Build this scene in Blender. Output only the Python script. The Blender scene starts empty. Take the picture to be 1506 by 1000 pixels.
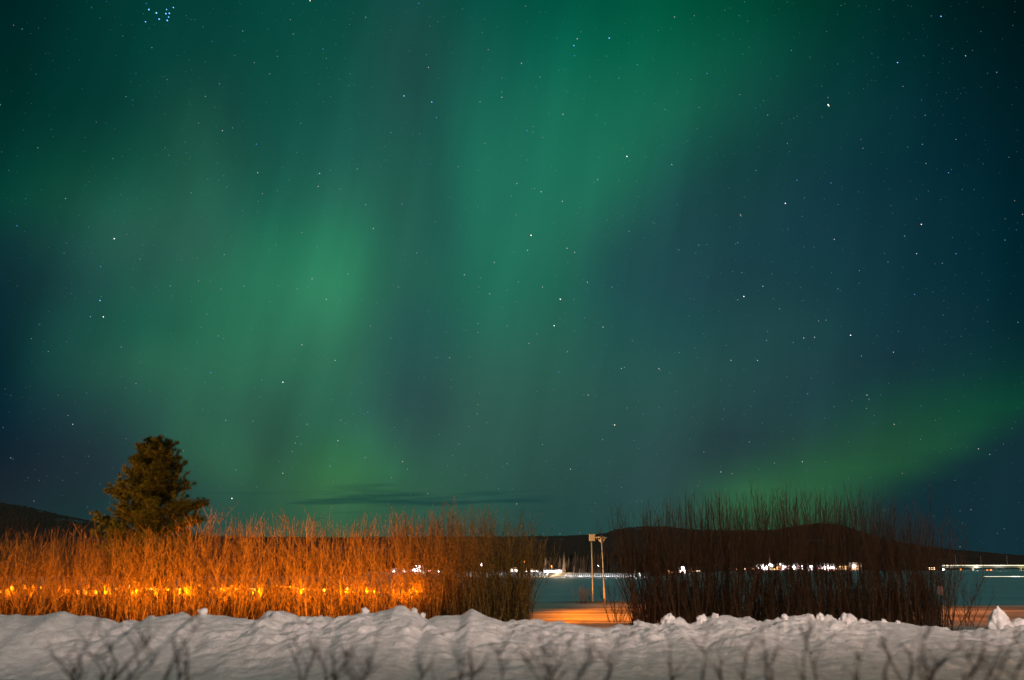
import bpy, bmesh, math, random
import numpy as np
from mathutils import Vector, Matrix, noise as mnoise

random.seed(11)
R = math.radians
sc = bpy.context.scene
COL = sc.collection

# ------------------------------------------------------------------ camera
W0, H0, F0 = 1506.0, 1000.0, 1464.0
CAM_Z, HORIZON = 1.7, 832.0
PITCH = math.atan((HORIZON - H0 / 2) / F0)
cam_d = bpy.data.cameras.new('camera')
cam = bpy.data.objects.new('camera', cam_d)
COL.objects.link(cam)
cam.location = (0, 0, CAM_Z)
cam.rotation_euler = (math.pi / 2 + PITCH, 0, 0)
cam_d.sensor_width = 36.0
cam_d.lens = 36.0 * F0 / W0
cam_d.clip_start, cam_d.clip_end = 0.1, 30000
cam_d.dof.use_dof = True
cam_d.dof.focus_distance = 160
cam_d.dof.aperture_fstop = 1.7
sc.camera = cam
CP, SP = math.cos(PITCH), math.sin(PITCH)


def ray(px, py):
    u, v = (px - W0 / 2) / F0, (H0 / 2 - py) / F0
    return Vector((u, CP - SP * v, SP + CP * v))


def at(px, py, D):
    d = ray(px, py)
    return Vector((0, 0, CAM_Z)) + d * (D / d.y)


def on_z(px, py, z):
    d = ray(px, py)
    return Vector((0, 0, CAM_Z)) + d * ((z - CAM_Z) / d.z)


def proj(p):
    x, y, z = p[0], p[1], p[2] - CAM_Z
    fwd = y * CP + z * SP
    up = -y * SP + z * CP
    return W0 / 2 + F0 * x / fwd, H0 / 2 - F0 * up / fwd


# ------------------------------------------------------------------ sky (world): night sky with northern lights
SKX = list(range(0, 1600, 100))
SKY = {
 0:   [(0,32,34),(0,48,44),(2,56,50),(4,64,56),(6,70,60),(8,72,62),(22,76,70),(8,80,68),(2,84,66),(0,86,66),(0,84,62),(0,68,54),(0,56,46),(0,42,42),(0,30,34),(0,20,24)],
 80:  [(0,38,36),(2,50,46),(4,60,54),(10,68,60),(10,72,62),(14,78,66),(30,78,72),(20,88,76),(10,98,78),(8,102,78),(10,92,72),(10,78,66),(6,60,56),(2,46,50),(0,36,42),(0,24,30)],
 160: [(0,44,40),(3,54,48),(8,62,54),(24,76,64),(14,76,66),(22,82,72),(32,84,76),(24,98,82),(24,108,86),(22,108,84),(22,96,80),(18,76,70),(12,62,64),(8,50,58),(2,38,48),(0,28,36)],
 240: [(2,54,46),(10,66,54),(18,76,62),(32,86,70),(22,82,70),(30,92,80),(34,92,80),(28,104,86),(30,114,90),(28,110,86),(26,84,80),(20,68,70),(16,56,66),(8,48,58),(4,40,52),(0,30,40)],
 300: [(5,58,50),(20,74,60),(30,86,70),(38,92,76),(26,92,76),(38,104,84),(38,94,82),(30,104,86),(32,114,90),(32,100,86),(30,78,82),(24,66,74),(18,56,68),(12,50,62),(6,44,56),(0,32,42)],
 360: [(12,46,52),(26,72,66),(40,90,76),(44,96,80),(34,112,84),(42,120,90),(38,96,84),(32,104,86),(36,114,90),(34,88,84),(30,74,82),(24,66,76),(20,58,70),(14,52,64),(8,44,58),(0,34,44)],
 420: [(10,42,50),(24,62,62),(34,86,74),(38,104,80),(42,118,88),(50,130,96),(38,92,80),(32,102,84),(34,108,86),(32,82,84),(32,72,82),(28,66,76),(22,60,70),(16,54,66),(10,46,58),(2,36,46)],
 480: [(6,38,48),(24,70,64),(28,88,72),(38,106,80),(44,112,86),(52,122,92),(36,82,80),(36,98,82),(40,102,84),(34,84,82),(30,76,82),(32,72,78),(26,66,72),(20,56,68),(14,48,60),(4,38,48)],
 540: [(4,36,46),(26,72,64),(40,92,74),(44,104,80),(46,106,82),(48,108,84),(38,80,78),(44,92,80),(44,96,82),(38,86,82),(36,80,80),(36,74,78),(30,64,72),(22,54,66),(16,52,60),(8,50,52)],
 600: [(4,34,46),(28,58,62),(38,78,70),(46,98,78),(46,96,78),(44,98,80),(44,78,76),(46,88,78),(46,90,80),(42,84,80),(40,78,78),(36,70,76),(30,64,72),(26,70,64),(20,74,58),(10,72,52)],
 650: [(10,32,44),(28,48,56),(36,64,64),(46,98,74),(46,88,72),(44,100,72),(46,84,76),(46,86,76),(46,86,78),(42,80,78),(40,74,76),(38,68,74),(36,78,70),(34,86,64),(28,90,62),(14,60,52)],
 690: [(18,32,42),(32,46,54),(36,56,62),(46,90,70),(46,90,68),(52,110,68),(46,92,74),(46,86,74),(44,82,74),(42,78,76),(42,70,74),(40,84,72),(40,98,66),(36,96,62),(24,68,58),(16,48,54)],
 730: [(26,36,44),(28,50,54),(32,58,60),(40,74,66),(48,90,68),(56,104,66),(48,90,70),(44,84,70),(42,78,72),(40,74,74),(42,72,74),(50,110,70),(44,100,66),(26,60,62),(18,48,56),(14,42,50)],
 780: [(26,44,48),(28,52,54),(30,60,58),(34,70,64),(44,84,66),(48,90,66),(44,82,68),(42,78,70),(38,74,70),(36,72,70),(40,76,70),(44,92,66),(42,88,64),(24,56,58),(18,46,52),(16,42,46)],
 840: [(24,40,44),(26,48,50),(28,56,54),(32,64,60),(40,76,62),(42,80,62),(40,74,64),(38,72,66),(36,70,66),(34,68,66),(36,70,66),(38,80,62),(36,76,60),(22,52,54),(18,44,50),(14,40,44)],
}
SKY_ROWS = sorted(SKY)


def s2l(c):
    c = c / 255.0
    return c / 12.92 if c <= 0.04045 else ((c + 0.055) / 1.055) ** 2.4


GRID = np.array([[[s2l(v) for v in c] for c in SKY[r]] for r in SKY_ROWS])


def sky_px(px, py):
    fx = min(max(px / 100.0, 0), 14.999)
    i = int(fx); tx = fx - i
    py = min(max(py, 0), 839.9)
    j = max(k for k in range(len(SKY_ROWS) - 1) if SKY_ROWS[k] <= py)
    ty = (py - SKY_ROWS[j]) / (SKY_ROWS[j + 1] - SKY_ROWS[j])
    a = GRID[j, i] * (1 - tx) + GRID[j, i + 1] * tx
    b = GRID[j + 1, i] * (1 - tx) + GRID[j + 1, i + 1] * tx
    return a * (1 - ty) + b * ty


def seg(px, py, x0, y0, x1, y1, w, wl_=40.0):
    """soft streak: 1 on the line from (x0, y0) to (x1, y1), fading sideways over w and past its ends over wl_"""
    dx, dy = x1 - x0, y1 - y0
    L = math.hypot(dx, dy)
    t = ((px - x0) * dx + (py - y0) * dy) / L
    n = ((px - x0) * dy - (py - y0) * dx) / L
    e = max(0.0, -t, t - L)
    return math.exp(-(n / w) ** 2 - (e / wl_) ** 2)


STREAKS = [  # streaks and pools of the display: x0, y0, x1, y1, width, end fade, gain
    (625, 130, 655, 340, 26, 70, -.10), (655, 340, 640, 440, 30, 60, -.05), (700, 200, 715, 430, 24, 80, .08), (283, 170, 300, 280, 15, 40, .13), (340, 130, 350, 220, 18, 40, -.12),
    (240, 395, 258, 480, 14, 25, -.12), (600, 560, 640, 610, 36, 30, -.07), (385, 600, 390, 650, 36, 30, -.10), (560, 430, 545, 500, 30, 40, -.12), (505, 360, 495, 450, 40, 50, .10),
    (520, 300, 535, 420, 20, 60, .06), (350, 520, 352, 640, 16, 60, .10), (330, 660, 345, 690, 30, 25, .10), (545, 640, 575, 700, 26, 25, .20), (480, 560, 490, 680, 20, 50, .06),
    (430, 500, 440, 600, 14, 50, .06), (840, 120, 850, 260, 34, 80, .06), (770, 60, 770, 300, 22, 90, -.05), (1090, 715, 1110, 735, 40, 20, .14), (1235, 715, 1245, 740, 40, 25, .06),
    (1020, 700, 1030, 740, 18, 20, .12), (1060, 640, 1055, 690, 26, 30, -.10), (900, 60, 860, 240, 70, 60, -.06), (1190, 150, 920, 380, 50, 50, -.09), (1090, 50, 850, 300, 42, 50, .05), (100, 320, 230, 300, 30, 40, .06), (30, 290, 90, 260, 40, 40, .10), (200, 450, 210, 520, 24, 40, .08),
    (1400, 655, 1480, 600, 20, 40, .06), (1240, 700, 1400, 655, 22, 40, .02), (1380, 620, 1500, 580, 40, 60, -.10)]


def band_edge(px):
    # lower edge of the low arc on the right
    return interp_([(1290, 760), (1320, 722), (1350, 700), (1400, 678), (1430, 655), (1470, 632), (1530, 600), (1700, 540)], px)


def interp_(tab, x):
    if x <= tab[0][0]: return tab[0][1]
    for (a, b), (c, d) in zip(tab, tab[1:]):
        if x <= c:
            return b + (d - b) * (x - a) / (c - a)
    return tab[-1][1]


UNDER = np.array([s2l(18), s2l(45), s2l(53)])


def sky_dir(az, el):
    d = (math.sin(az) * math.cos(el), math.cos(az) * math.cos(el), math.sin(el))
    px, py = proj((d[0], d[1], d[2] + CAM_Z))
    c = np.zeros(3)
    for ox in (-14, 0, 14):
        for oy in (-10, 0, 10):
            c += sky_px(px + ox, py + oy)
    c /= 9
    g = sum(k[6] * seg(px, py, *k[:6]) for k in STREAKS)
    c = c * np.array([1 + 0.8 * g, 1 + 1.35 * g, 1 + 0.9 * g])
    m = min(max((px - 800) / 200.0, 0.0), 1.0)
    c = c * np.array([1 + 0.04 * m, 1.0, 1 - 0.10 * m])
    q = min(max((px - 980) / 120.0, 0.0), 1.0) * min(max((py - 600) / 60.0, 0.0), 1.0)
    c = c * np.array([1 - 0.06 * q, 1 - 0.18 * q, 1 - 0.10 * q])
    if px > 1240:
        f = 1 / (1 + math.exp(-(py - band_edge(px)) / 9.0))
        f *= min(1, (px - 1240) / 80)
        c = c * (1 - f) + UNDER * f
    return c


world = bpy.data.worlds.new('World')
sc.world = world
world.use_nodes = True
wn, wl = world.node_tree.nodes, world.node_tree.links
wn.clear()


def wnode(t, **kw):
    n = wn.new(t)
    for k, v in kw.items():
        setattr(n, k, v)
    return n


def wset(n, sock, v):
    if hasattr(v, 'bl_idname') or hasattr(v, 'is_output'):
        wl.new(v, n.inputs[sock])
    else:
        n.inputs[sock].default_value = v


def wmath(op, a, b=0.0, c=0.0, clamp=False):
    n = wnode('ShaderNodeMath', operation=op, use_clamp=clamp)
    wset(n, 0, a); wset(n, 1, b); wset(n, 2, c)
    return n.outputs[0]


def wmix(fac, a, b, blend='MIX'):
    n = wnode('ShaderNodeMix', data_type='RGBA', blend_type=blend)
    wset(n, 0, fac); wset(n, 6, a); wset(n, 7, b)
    return n.outputs[2]


tc = wnode('ShaderNodeTexCoord')
sep = wnode('ShaderNodeSeparateXYZ')
wl.new(tc.outputs['Generated'], sep.inputs[0])
AZ = wmath('ARCTAN2', sep.outputs[0], sep.outputs[1])
EL = wmath('ARCSINE', sep.outputs[2])
AZR = R(35)
azpos = wmath('MULTIPLY_ADD', AZ, 1 / (2 * AZR), 0.5)
N_ROW, EL0, EL1 = 36, R(-0.6), R(33.0)
halfmix = wmath('MULTIPLY_ADD', azpos, 1 / 0.02, -0.49 / 0.02, clamp=True)
prev = None
for k in range(N_ROW):
    el = EL0 + (EL1 - EL0) * k / (N_ROW - 1)
    halves = []
    azk = azpos if prev is None else wmath('MULTIPLY_ADD', prev, 1e-9, azpos)
    elk = EL if prev is None else wmath('MULTIPLY_ADD', prev, 1e-9, EL)
    for side in (0, 1):
        rp = wnode('ShaderNodeValToRGB')
        rp.color_ramp.interpolation = 'B_SPLINE'
        els = rp.color_ramp.elements
        NS = 32
        for q in range(NS):
            if q < 2:
                els[q].position = float(q)
            else:
                els.new((q - 1) / (NS - 1))
        for e in sorted(els, key=lambda e: e.position):
            a_ = (e.position * 0.54 + (0.0 if side == 0 else 0.46) - 0.5) * 2 * AZR
            c = sky_dir(a_, el)
            e.color = (c[0], c[1], c[2], 1)
        wl.new(wmath('MULTIPLY_ADD', azk, 1 / 0.54, 0.0 if side == 0 else -0.46 / 0.54), rp.inputs[0])
        halves.append(rp.outputs[0])
    row_out = wmix(halfmix, halves[0], halves[1])
    if prev is None:
        prev = row_out
    else:
        d = (EL1 - EL0) / (N_ROW - 1)
        f = wmath('MULTIPLY_ADD', elk, 1 / d, -(el - d) / d, clamp=True)
        prev = wmix(f, prev, row_out)
# rays of the aurora: fine curtains that follow the magnetic field lines
comb = wnode('ShaderNodeCombineXYZ')
wl.new(wmath('MULTIPLY_ADD', EL, -0.22, AZ), comb.inputs[0])
wl.new(wmath('MULTIPLY', EL, 0.16), comb.inputs[1])
rn = wnode('ShaderNodeTexNoise')
rn.inputs['Scale'].default_value = 13.0
rn.inputs['Detail'].default_value = 3.5
rn.inputs['Roughness'].default_value = 0.45
wl.new(comb.outputs[0], rn.inputs['Vector'])
ray_f = wmath('MULTIPLY_ADD', rn.outputs['Fac'], 0.55, 0.725)
comb2 = wnode('ShaderNodeCombineXYZ')
wl.new(wmath('MULTIPLY_ADD', EL, -0.22, AZ), comb2.inputs[0])
wl.new(wmath('MULTIPLY', EL, 0.10), comb2.inputs[1])
rn2 = wnode('ShaderNodeTexNoise')
rn2.inputs['Scale'].default_value = 46.0
rn2.inputs['Detail'].default_value = 2.0
wl.new(comb2.outputs[0], rn2.inputs['Vector'])
ray_f = wmath('MULTIPLY', ray_f, wmath('MULTIPLY_ADD', rn2.outputs['Fac'], 0.13, 0.935))
sc_n = wnode('ShaderNodeVectorMath', operation='SCALE')
wl.new(prev, sc_n.inputs[0]); wl.new(ray_f, sc_n.inputs['Scale'])
prev = sc_n.outputs[0]
# low streaks of cloud over the far hills
cc = wnode('ShaderNodeCombineXYZ')
wl.new(wmath('MULTIPLY', AZ, 9.0), cc.inputs[0])
wl.new(wmath('MULTIPLY_ADD', AZ, -4.0, wmath('MULTIPLY', EL, 150.0)), cc.inputs[1])
cn = wnode('ShaderNodeTexNoise')
cn.inputs['Scale'].default_value = 1.0
cn.inputs['Detail'].default_value = 4.0
wl.new(cc.outputs[0], cn.inputs['Vector'])
c0 = ray(610, 733); caz, cel = math.atan2(c0.x, c0.y), math.asin(c0.normalized().z)
ea = wmath('POWER', wmath('ABSOLUTE', wmath('MULTIPLY_ADD', AZ, 1 / R(9.0), -caz / R(9.0))), 2.0)
ee = wmath('POWER', wmath('ABSOLUTE', wmath('MULTIPLY_ADD', EL, 1 / R(0.75), -cel / R(0.75))), 2.0)
env = wmath('EXPONENT', wmath('MULTIPLY', wmath('ADD', ea, ee), -1.0))
cf = wmath('MULTIPLY_ADD', wmath('ADD', cn.outputs['Fac'], wmath('MULTIPLY', env, 0.30)), 5.0, -3.3, clamp=True)
cf = wmath('MULTIPLY', wmath('MULTIPLY', cf, wmath('MULTIPLY', env, 2.0, clamp=True)), 0.62)
prev = wmix(cf, prev, (s2l(16), s2l(56), s2l(60), 1))
# faint stars
for scl, rad, amp in ((70.0, 0.038, 0.85), (120.0, 0.052, 0.46), (190.0, 0.070, 0.24)):
    vo = wnode('ShaderNodeTexVoronoi', feature='F1')
    vo.inputs['Scale'].default_value = scl
    wl.new(tc.outputs['Generated'], vo.inputs['Vector'])
    m = wmath('MULTIPLY_ADD', vo.outputs['Distance'], -1 / rad, 1.0, clamp=True)
    m = wmath('MULTIPLY', m, amp)
    tint = wmix(0.72, vo.outputs['Color'], (0.50, 0.75, 0.85, 1))
    s = wnode('ShaderNodeVectorMath', operation='SCALE')
    wl.new(tint, s.inputs[0]); wl.new(m, s.inputs['Scale'])
    a = wnode('ShaderNodeVectorMath', operation='ADD')
    wl.new(prev, a.inputs[0]); wl.new(s.outputs[0], a.inputs[1])
    prev = a.outputs[0]
# away from the display the sky is plain dark teal
far = wmath('MAXIMUM', wmath('MULTIPLY_ADD', wmath('ABSOLUTE', AZ), 1 / R(16), -R(33) / R(16), clamp=True),
            wmath('MULTIPLY_ADD', EL, 1 / R(22), -R(34) / R(22), clamp=True))
prev = wmix(far, prev, (0.010, 0.062, 0.064, 1))
bg = wnode('ShaderNodeBackground')
wl.new(prev, bg.inputs[0])
bg.inputs[1].default_value = 1.0
wo = wnode('ShaderNodeOutputWorld')
wl.new(bg.outputs[0], wo.inputs[0])
world.cycles.sampling_method = 'MANUAL'
world.cycles.sample_map_resolution = 256

# ------------------------------------------------------------------ exposure, render
sc.view_settings.view_transform = 'Standard'
sc.view_settings.look = 'None'
sc.view_settings.exposure = 0.0
sc.view_settings.gamma = 1.0
sc.render.engine = 'CYCLES'
sc.cycles.use_denoising = True
sc.cycles.denoiser = 'OPENIMAGEDENOISE'
sc.cycles.denoising_prefilter = 'ACCURATE'
sc.cycles.max_bounces = 5
sc.cycles.diffuse_bounces = 3
sc.cycles.sample_clamp_indirect = 4.0
sc.cycles.use_light_tree = True
sc.cycles.pixel_filter_type = 'BLACKMAN_HARRIS'
sc.cycles.filter_width = 1.5

AMBER = (1.0, 0.265, 0.003)


def lamp(name, loc, power, color, size=0.1, parent=None, spot=None, aim=None, blend=0.5, flat=None):
    d = bpy.data.lights.new(name, 'SPOT' if spot else 'POINT')
    d.energy, d.color, d.shadow_soft_size = power, color, size
    o = bpy.data.objects.new(name, d)
    COL.objects.link(o)
    o.location = loc
    if spot:
        d.spot_size, d.spot_blend = R(spot), blend
        o.rotation_euler = (Vector(aim) - Vector(loc)).to_track_quat('-Z', 'Y').to_euler()
        if flat:
            o.scale = (1.0, flat, 1.0)          # low beam: wide but shallow
    if parent:
        o.parent = parent
    return o


# added weak warm fill from low behind the camera, for lake and hills
sd = bpy.data.lights.new('warm_fill_sun', 'SUN')
sd.energy, sd.angle, sd.color = 0.16, R(0.5), (1.0, 0.72, 0.58)
so = bpy.data.objects.new('warm_fill_sun', sd)
COL.objects.link(so)
so.rotation_euler = Vector((0.35, 0.86, -0.36)).to_track_quat('-Z', 'Y').to_euler()

# the street lamp by the road that lights the near face of the snow bank (outside the frame)
ang = -16.7
hd = Vector((-11.0, 23.0)).normalized()
rl = lamp('road_lamp_and_fill', (11.0, -6.0, 9.0), 27000, (1.0, 0.77, 0.69), 0.15, spot=140,
     aim=(11.0 + hd.x * 20, -6.0 + hd.y * 20, 9.0 + 20 * math.tan(R(ang))), blend=1.0, flat=0.037)
rl.rotation_euler = (rl.rotation_euler.to_quaternion() @ Matrix.Rotation(R(-6.0), 3, 'Z').to_quaternion()).to_euler()
lamp('road_lamp_and_fill', (12.5, 0.5, 8.5), 3800, (1.0, 0.58, 0.38), 0.15)  # added warm general fill from behind the camera
# unseen amber spots in the park: inferred sodium light, plus added fills
lamp('unseen_park_spot', (-21.0, 33.0, 1.3), 6500, (1.0, 0.36, 0.02), 0.3, spot=120, aim=(-14.6, 40, 3.4), blend=0.8)
lamp('unseen_park_spot', (-3.6, 36.5, 2.1), 13500, (1.0, 0.215, 0.0), 0.10, spot=165, aim=(6, 34.3, -0.9), blend=0.6, flat=0.036)
lamp('unseen_park_spot', (8.8, 38.0, 1.6), 8500, (1.0, 0.20, 0.0), 0.10, spot=165, aim=(18, 34.0, -0.2), blend=0.5, flat=0.030)  # added spot for the field beyond the right bushes
lamp('unseen_park_spot', (-5.0, 41.0, 1.0), 5200, (1.0, 0.50, 0.17), 0.12, spot=24, aim=(3.9, 45.7, 2.0), blend=0.5)  # added narrow spot that only lights the two poles
# added unseen spots, hidden behind the bank, to brighten the left hedge
for k in (0, 2, 4, 6, 7, 8):
    lamp('hedge_fill_spot', (-15.0 + 1.5 * k, 25.0, 0.22), (250, 0, 330, 0, 560, 0, 520, 430, 150)[k], AMBER, 0.03, spot=118, aim=(-15.0 + 1.5 * k + (0.5, -0.3, 0.2, 0.4, -0.2, 0.3, -0.4, 0.1, -0.5)[k], 27.6, 2.5), blend=0.7)

for k in range(6):      # added unseen spots that put an amber rim on the bank crest
    lamp('bank_rim_fill', (-14.0 + 2.2 * k, 24.3, 0.25), 420, AMBER, 0.03, spot=140, aim=(-14.0 + 2.2 * k, 19.0, 0.75), blend=0.6, flat=0.2)
lamp('unseen_park_spot', (-9.5, 34.0, 1.0), 1300, (1.0, 0.36, 0.02), 0.2, spot=70, aim=(-14.3, 40, 4.6), blend=0.8)  # added fill for the dim right side of the pine

# ------------------------------------------------------------------ helpers


def tag(o, label=None, cat=None, group=None, kind=None):
    if label: o['label'] = label
    if cat: o['category'] = cat
    if group: o['group'] = group
    if kind: o['kind'] = kind
    return o


def empty(name, loc, rz=0.0):
    o = bpy.data.objects.new(name, None)
    o.empty_display_size = 0.2
    COL.objects.link(o)
    o.location = loc
    o.rotation_euler = (0, 0, rz)
    return o


def mesh_obj(name, verts, faces, mat, parent=None, smooth=False, origin=None):
    me = bpy.data.meshes.new(name)
    if origin is not None:
        ov = np.asarray(verts, float) - np.asarray(origin, float)
        verts = ov.tolist()
    me.from_pydata(verts, [], faces)
    me.update()
    if smooth:
        me.polygons.foreach_set('use_smooth', [True] * len(me.polygons))
    me.materials.append(mat)
    o = bpy.data.objects.new(name, me)
    COL.objects.link(o)
    if origin is not None:
        o.location = origin
    if parent:
        o.parent = parent
    return o


class MB:
    """collects boxes, tubes, prisms; build() links them as one mesh object"""
    def __init__(self):
        self.v, self.f = [], []

    def box(self, x0, x1, y0, y1, z0, z1):
        n = len(self.v)
        self.v += [(x0, y0, z0), (x1, y0, z0), (x1, y1, z0), (x0, y1, z0), (x0, y0, z1), (x1, y0, z1), (x1, y1, z1), (x0, y1, z1)]
        self.f += [(n, n+3, n+2, n+1), (n+4, n+5, n+6, n+7), (n, n+1, n+5, n+4), (n+1, n+2, n+6, n+5), (n+2, n+3, n+7, n+6), (n+3, n, n+4, n+7)]
        return self

    def poly(self, pts):
        n = len(self.v)
        self.v += [tuple(p) for p in pts]
        self.f.append(tuple(range(n, n + len(pts))))
        return self

    def tube(self, pts, rad, sides=3, cap=False):
        P = np.asarray([tuple(p) for p in pts], float)
        k = len(P)
        if np.isscalar(rad):
            rad = [rad] * k
        T = np.empty_like(P)
        T[1:-1] = P[2:] - P[:-2]
        T[0], T[-1] = P[1] - P[0], P[-1] - P[-2]
        T /= np.maximum(np.linalg.norm(T, axis=1, keepdims=True), 1e-9)
        ref = np.array([1.0, 0, 0]) if abs(T[0][2]) > 0.7 else np.array([0, 0, 1.0])
        U = np.cross(T, ref); U /= np.maximum(np.linalg.norm(U, axis=1, keepdims=True), 1e-9)
        V = np.cross(T, U)
        n = len(self.v)
        ang = np.arange(sides) * 2 * math.pi / sides
        c, s = np.cos(ang), np.sin(ang)
        rr = np.asarray(rad)[:, None, None]
        ring = P[:, None, :] + rr * (U[:, None, :] * c[None, :, None] + V[:, None, :] * s[None, :, None])
        self.v += ring.reshape(-1, 3).tolist()
        for i in range(k - 1):
            a, b = n + i * sides, n + (i + 1) * sides
            for q in range(sides):
                q2 = (q + 1) % sides
                self.f.append((a + q, a + q2, b + q2, b + q))
        if cap:
            self.f.append(tuple(n + q for q in reversed(range(sides))))
            self.f.append(tuple(n + (k - 1) * sides + q for q in range(sides)))
        return self

    def lathe(self, prof, cx=0, cy=0, sides=16):
        n = len(self.v)
        for r, z in prof:
            for q in range(sides):
                a = 2 * math.pi * q / sides
                self.v.append((cx + r * math.cos(a), cy + r * math.sin(a), z))
        for i in range(len(prof) - 1):
            for q in range(sides):
                q2 = (q + 1) % sides
                a, b = n + i * sides, n + (i + 1) * sides
                self.f.append((a + q, a + q2, b + q2, b + q))
        self.f.append(tuple(n + q for q in reversed(range(sides))))
        self.f.append(tuple(n + (len(prof) - 1) * sides + q for q in range(sides)))
        return self

    def build(self, name, mat, parent=None, smooth=False, origin=None):
        return mesh_obj(name, self.v, self.f, mat, parent, smooth, origin)


def material(name, color, rough=0.8, noise=None, bump=None, emit=None, spec=0.3, coat=None):
    """color: base; noise: (scale, other colour, detail); bump: list of (scale, strength, distance)"""
    m = bpy.data.materials.new(name)
    m.use_nodes = True
    nt = m.node_tree
    b = nt.nodes['Principled BSDF']
    b.inputs['Base Color'].default_value = (*color, 1)
    b.inputs['Roughness'].default_value = rough
    b.inputs['Specular IOR Level'].default_value = spec
    g = nt.nodes.new('ShaderNodeNewGeometry')
    if noise:
        n = nt.nodes.new('ShaderNodeTexNoise')
        n.inputs['Scale'].default_value = noise[0]
        n.inputs['Detail'].default_value = noise[2] if len(noise) > 2 else 4
        nt.links.new(g.outputs['Position'], n.inputs['Vector'])
        rp = nt.nodes.new('ShaderNodeValToRGB')
        rp.color_ramp.elements[0].position = 0.35
        rp.color_ramp.elements[1].position = 0.65
        rp.color_ramp.elements[0].color = (*color, 1)
        rp.color_ramp.elements[1].color = (*noise[1], 1)
        nt.links.new(n.outputs['Fac'], rp.inputs[0])
        nt.links.new(rp.outputs[0], b.inputs['Base Color'])
    if bump:
        last = None
        for scl, st, dist in bump:
            n = nt.nodes.new('ShaderNodeTexNoise')
            n.inputs['Scale'].default_value = scl
            n.inputs['Detail'].default_value = 5
            nt.links.new(g.outputs['Position'], n.inputs['Vector'])
            bp = nt.nodes.new('ShaderNodeBump')
            bp.inputs['Strength'].default_value = st
            bp.inputs['Distance'].default_value = dist
            nt.links.new(n.outputs['Fac'], bp.inputs['Height'])
            if last:
                nt.links.new(last.outputs[0], bp.inputs['Normal'])
            last = bp
        nt.links.new(last.outputs[0], b.inputs['Normal'])
    if emit:
        b.inputs['Emission Color'].default_value = (*emit[0], 1)
        b.inputs['Emission Strength'].default_value = emit[1]
        m.cycles.emission_sampling = 'NONE' if len(emit) > 2 and emit[2] else 'AUTO'
    return m


M_snow = material('snow', (0.80, 0.80, 0.82), 0.65, (1.7, (0.66, 0.65, 0.65), 6), [(9, 0.5, 0.05), (38, 0.5, 0.015)], spec=0.2)
M_bank = material('ploughed_snow', (0.80, 0.78, 0.77), 0.7, (6.0, (0.60, 0.575, 0.555), 9), [(7, 0.4, 0.05), (22, 0.75, 0.03), (70, 0.5, 0.010)], spec=0.2)
M_field = material('field_snow', (0.82, 0.79, 0.72), 0.6, (0.6, (0.22, 0.19, 0.17), 6), [(1.8, 0.35, 0.06), (8, 0.3, 0.02)], spec=0.2)
nt = M_field.node_tree            # long paler and darker bands across the field
_g = nt.nodes.new('ShaderNodeNewGeometry'); _m = nt.nodes.new('ShaderNodeMapping')
_m.inputs['Scale'].default_value = (0.10, 1.15, 1.0)
nt.links.new(_g.outputs['Position'], _m.inputs[0])
for _n in nt.nodes:
    if _n.type == 'TEX_NOISE' and abs(_n.inputs['Scale'].default_value - 0.6) < 1e-4:
        _n.inputs['Scale'].default_value = 1.0
        nt.links.new(_m.outputs[0], _n.inputs['Vector'])
M_ice = material('lake_snow', (0.86, 0.86, 0.86), 0.7, (0.035, (0.70, 0.71, 0.72), 7), [(0.25, 0.6, 0.25)], spec=0.2)
M_bark_warm = material('hedge_bark', (0.52, 0.32, 0.075), 0.7, (13.0, (0.13, 0.075, 0.022), 3))
M_bark_red = material('reddish_twig_bark', (0.180, 0.088, 0.042), 0.8, (9.0, (0.080, 0.044, 0.024), 4))
M_bark_old_shaded = material('old_stem_bark_shaded', (0.075, 0.045, 0.020), 0.85, (6.0, (0.036, 0.024, 0.014), 4))  # old stems, darkened to paint in the unlit base of the hedges
M_bark_dark = material('dark_twig_bark', (0.085, 0.062, 0.055), 0.8, (9.0, (0.05, 0.038, 0.034), 4))
M_pine_bark = material('pine_bark', (0.16, 0.085, 0.045), 0.85, (3.0, (0.09, 0.055, 0.035), 5), [(14, 0.8, 0.03)])
M_needles = material('pine_needles', (0.095, 0.105, 0.026), 0.7, (1.4, (0.060, 0.075, 0.020), 4))
M_metal = material('galvanised_metal', (0.52, 0.50, 0.47), 0.45, (8.0, (0.42, 0.40, 0.37), 3))
M_lampbox = material('painted_lamp_housing', (0.55, 0.50, 0.42), 0.5, (10.0, (0.46, 0.42, 0.36), 3))
M_glass = material('frosted_lamp_glass', (0.60, 0.57, 0.50), 0.25, (12.0, (0.52, 0.50, 0.45), 2))
M_band = material('dark_pole_band', (0.10, 0.085, 0.075), 0.7, (8.0, (0.06, 0.05, 0.045), 3))
M_signred = material('faded_sign_plate', (0.40, 0.24, 0.21), 0.5, (14.0, (0.32, 0.19, 0.165), 3))
M_conc = material('bridge_concrete', (0.34, 0.34, 0.33), 0.8, (0.5, (0.26, 0.26, 0.25), 5))
M_wire = material('black_cable', (0.02, 0.02, 0.02), 0.6, (10.0, (0.03, 0.03, 0.03), 2))
M_far_bark = material('far_tree_wood', (0.075, 0.055, 0.042), 0.9, (0.8, (0.045, 0.035, 0.028), 3))
M_far_needle = material('far_forest_needles', (0.040, 0.034, 0.022), 0.9, (0.12, (0.070, 0.046, 0.026), 4))
M_roofsnow = material('roof_snow', (0.72, 0.73, 0.75), 0.8, (1.0, (0.62, 0.63, 0.66), 4))
M_white_wall = material('white_painted_wall', (0.78, 0.76, 0.74), 0.7, (1.0, (0.68, 0.66, 0.63), 4))
M_red_wall = material('falu_red_wall', (0.30, 0.055, 0.040), 0.8, (1.4, (0.22, 0.042, 0.032), 4))
M_yellow_wall = material('ochre_wall', (0.55, 0.36, 0.10), 0.8, (1.4, (0.46, 0.30, 0.09), 4))
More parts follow.
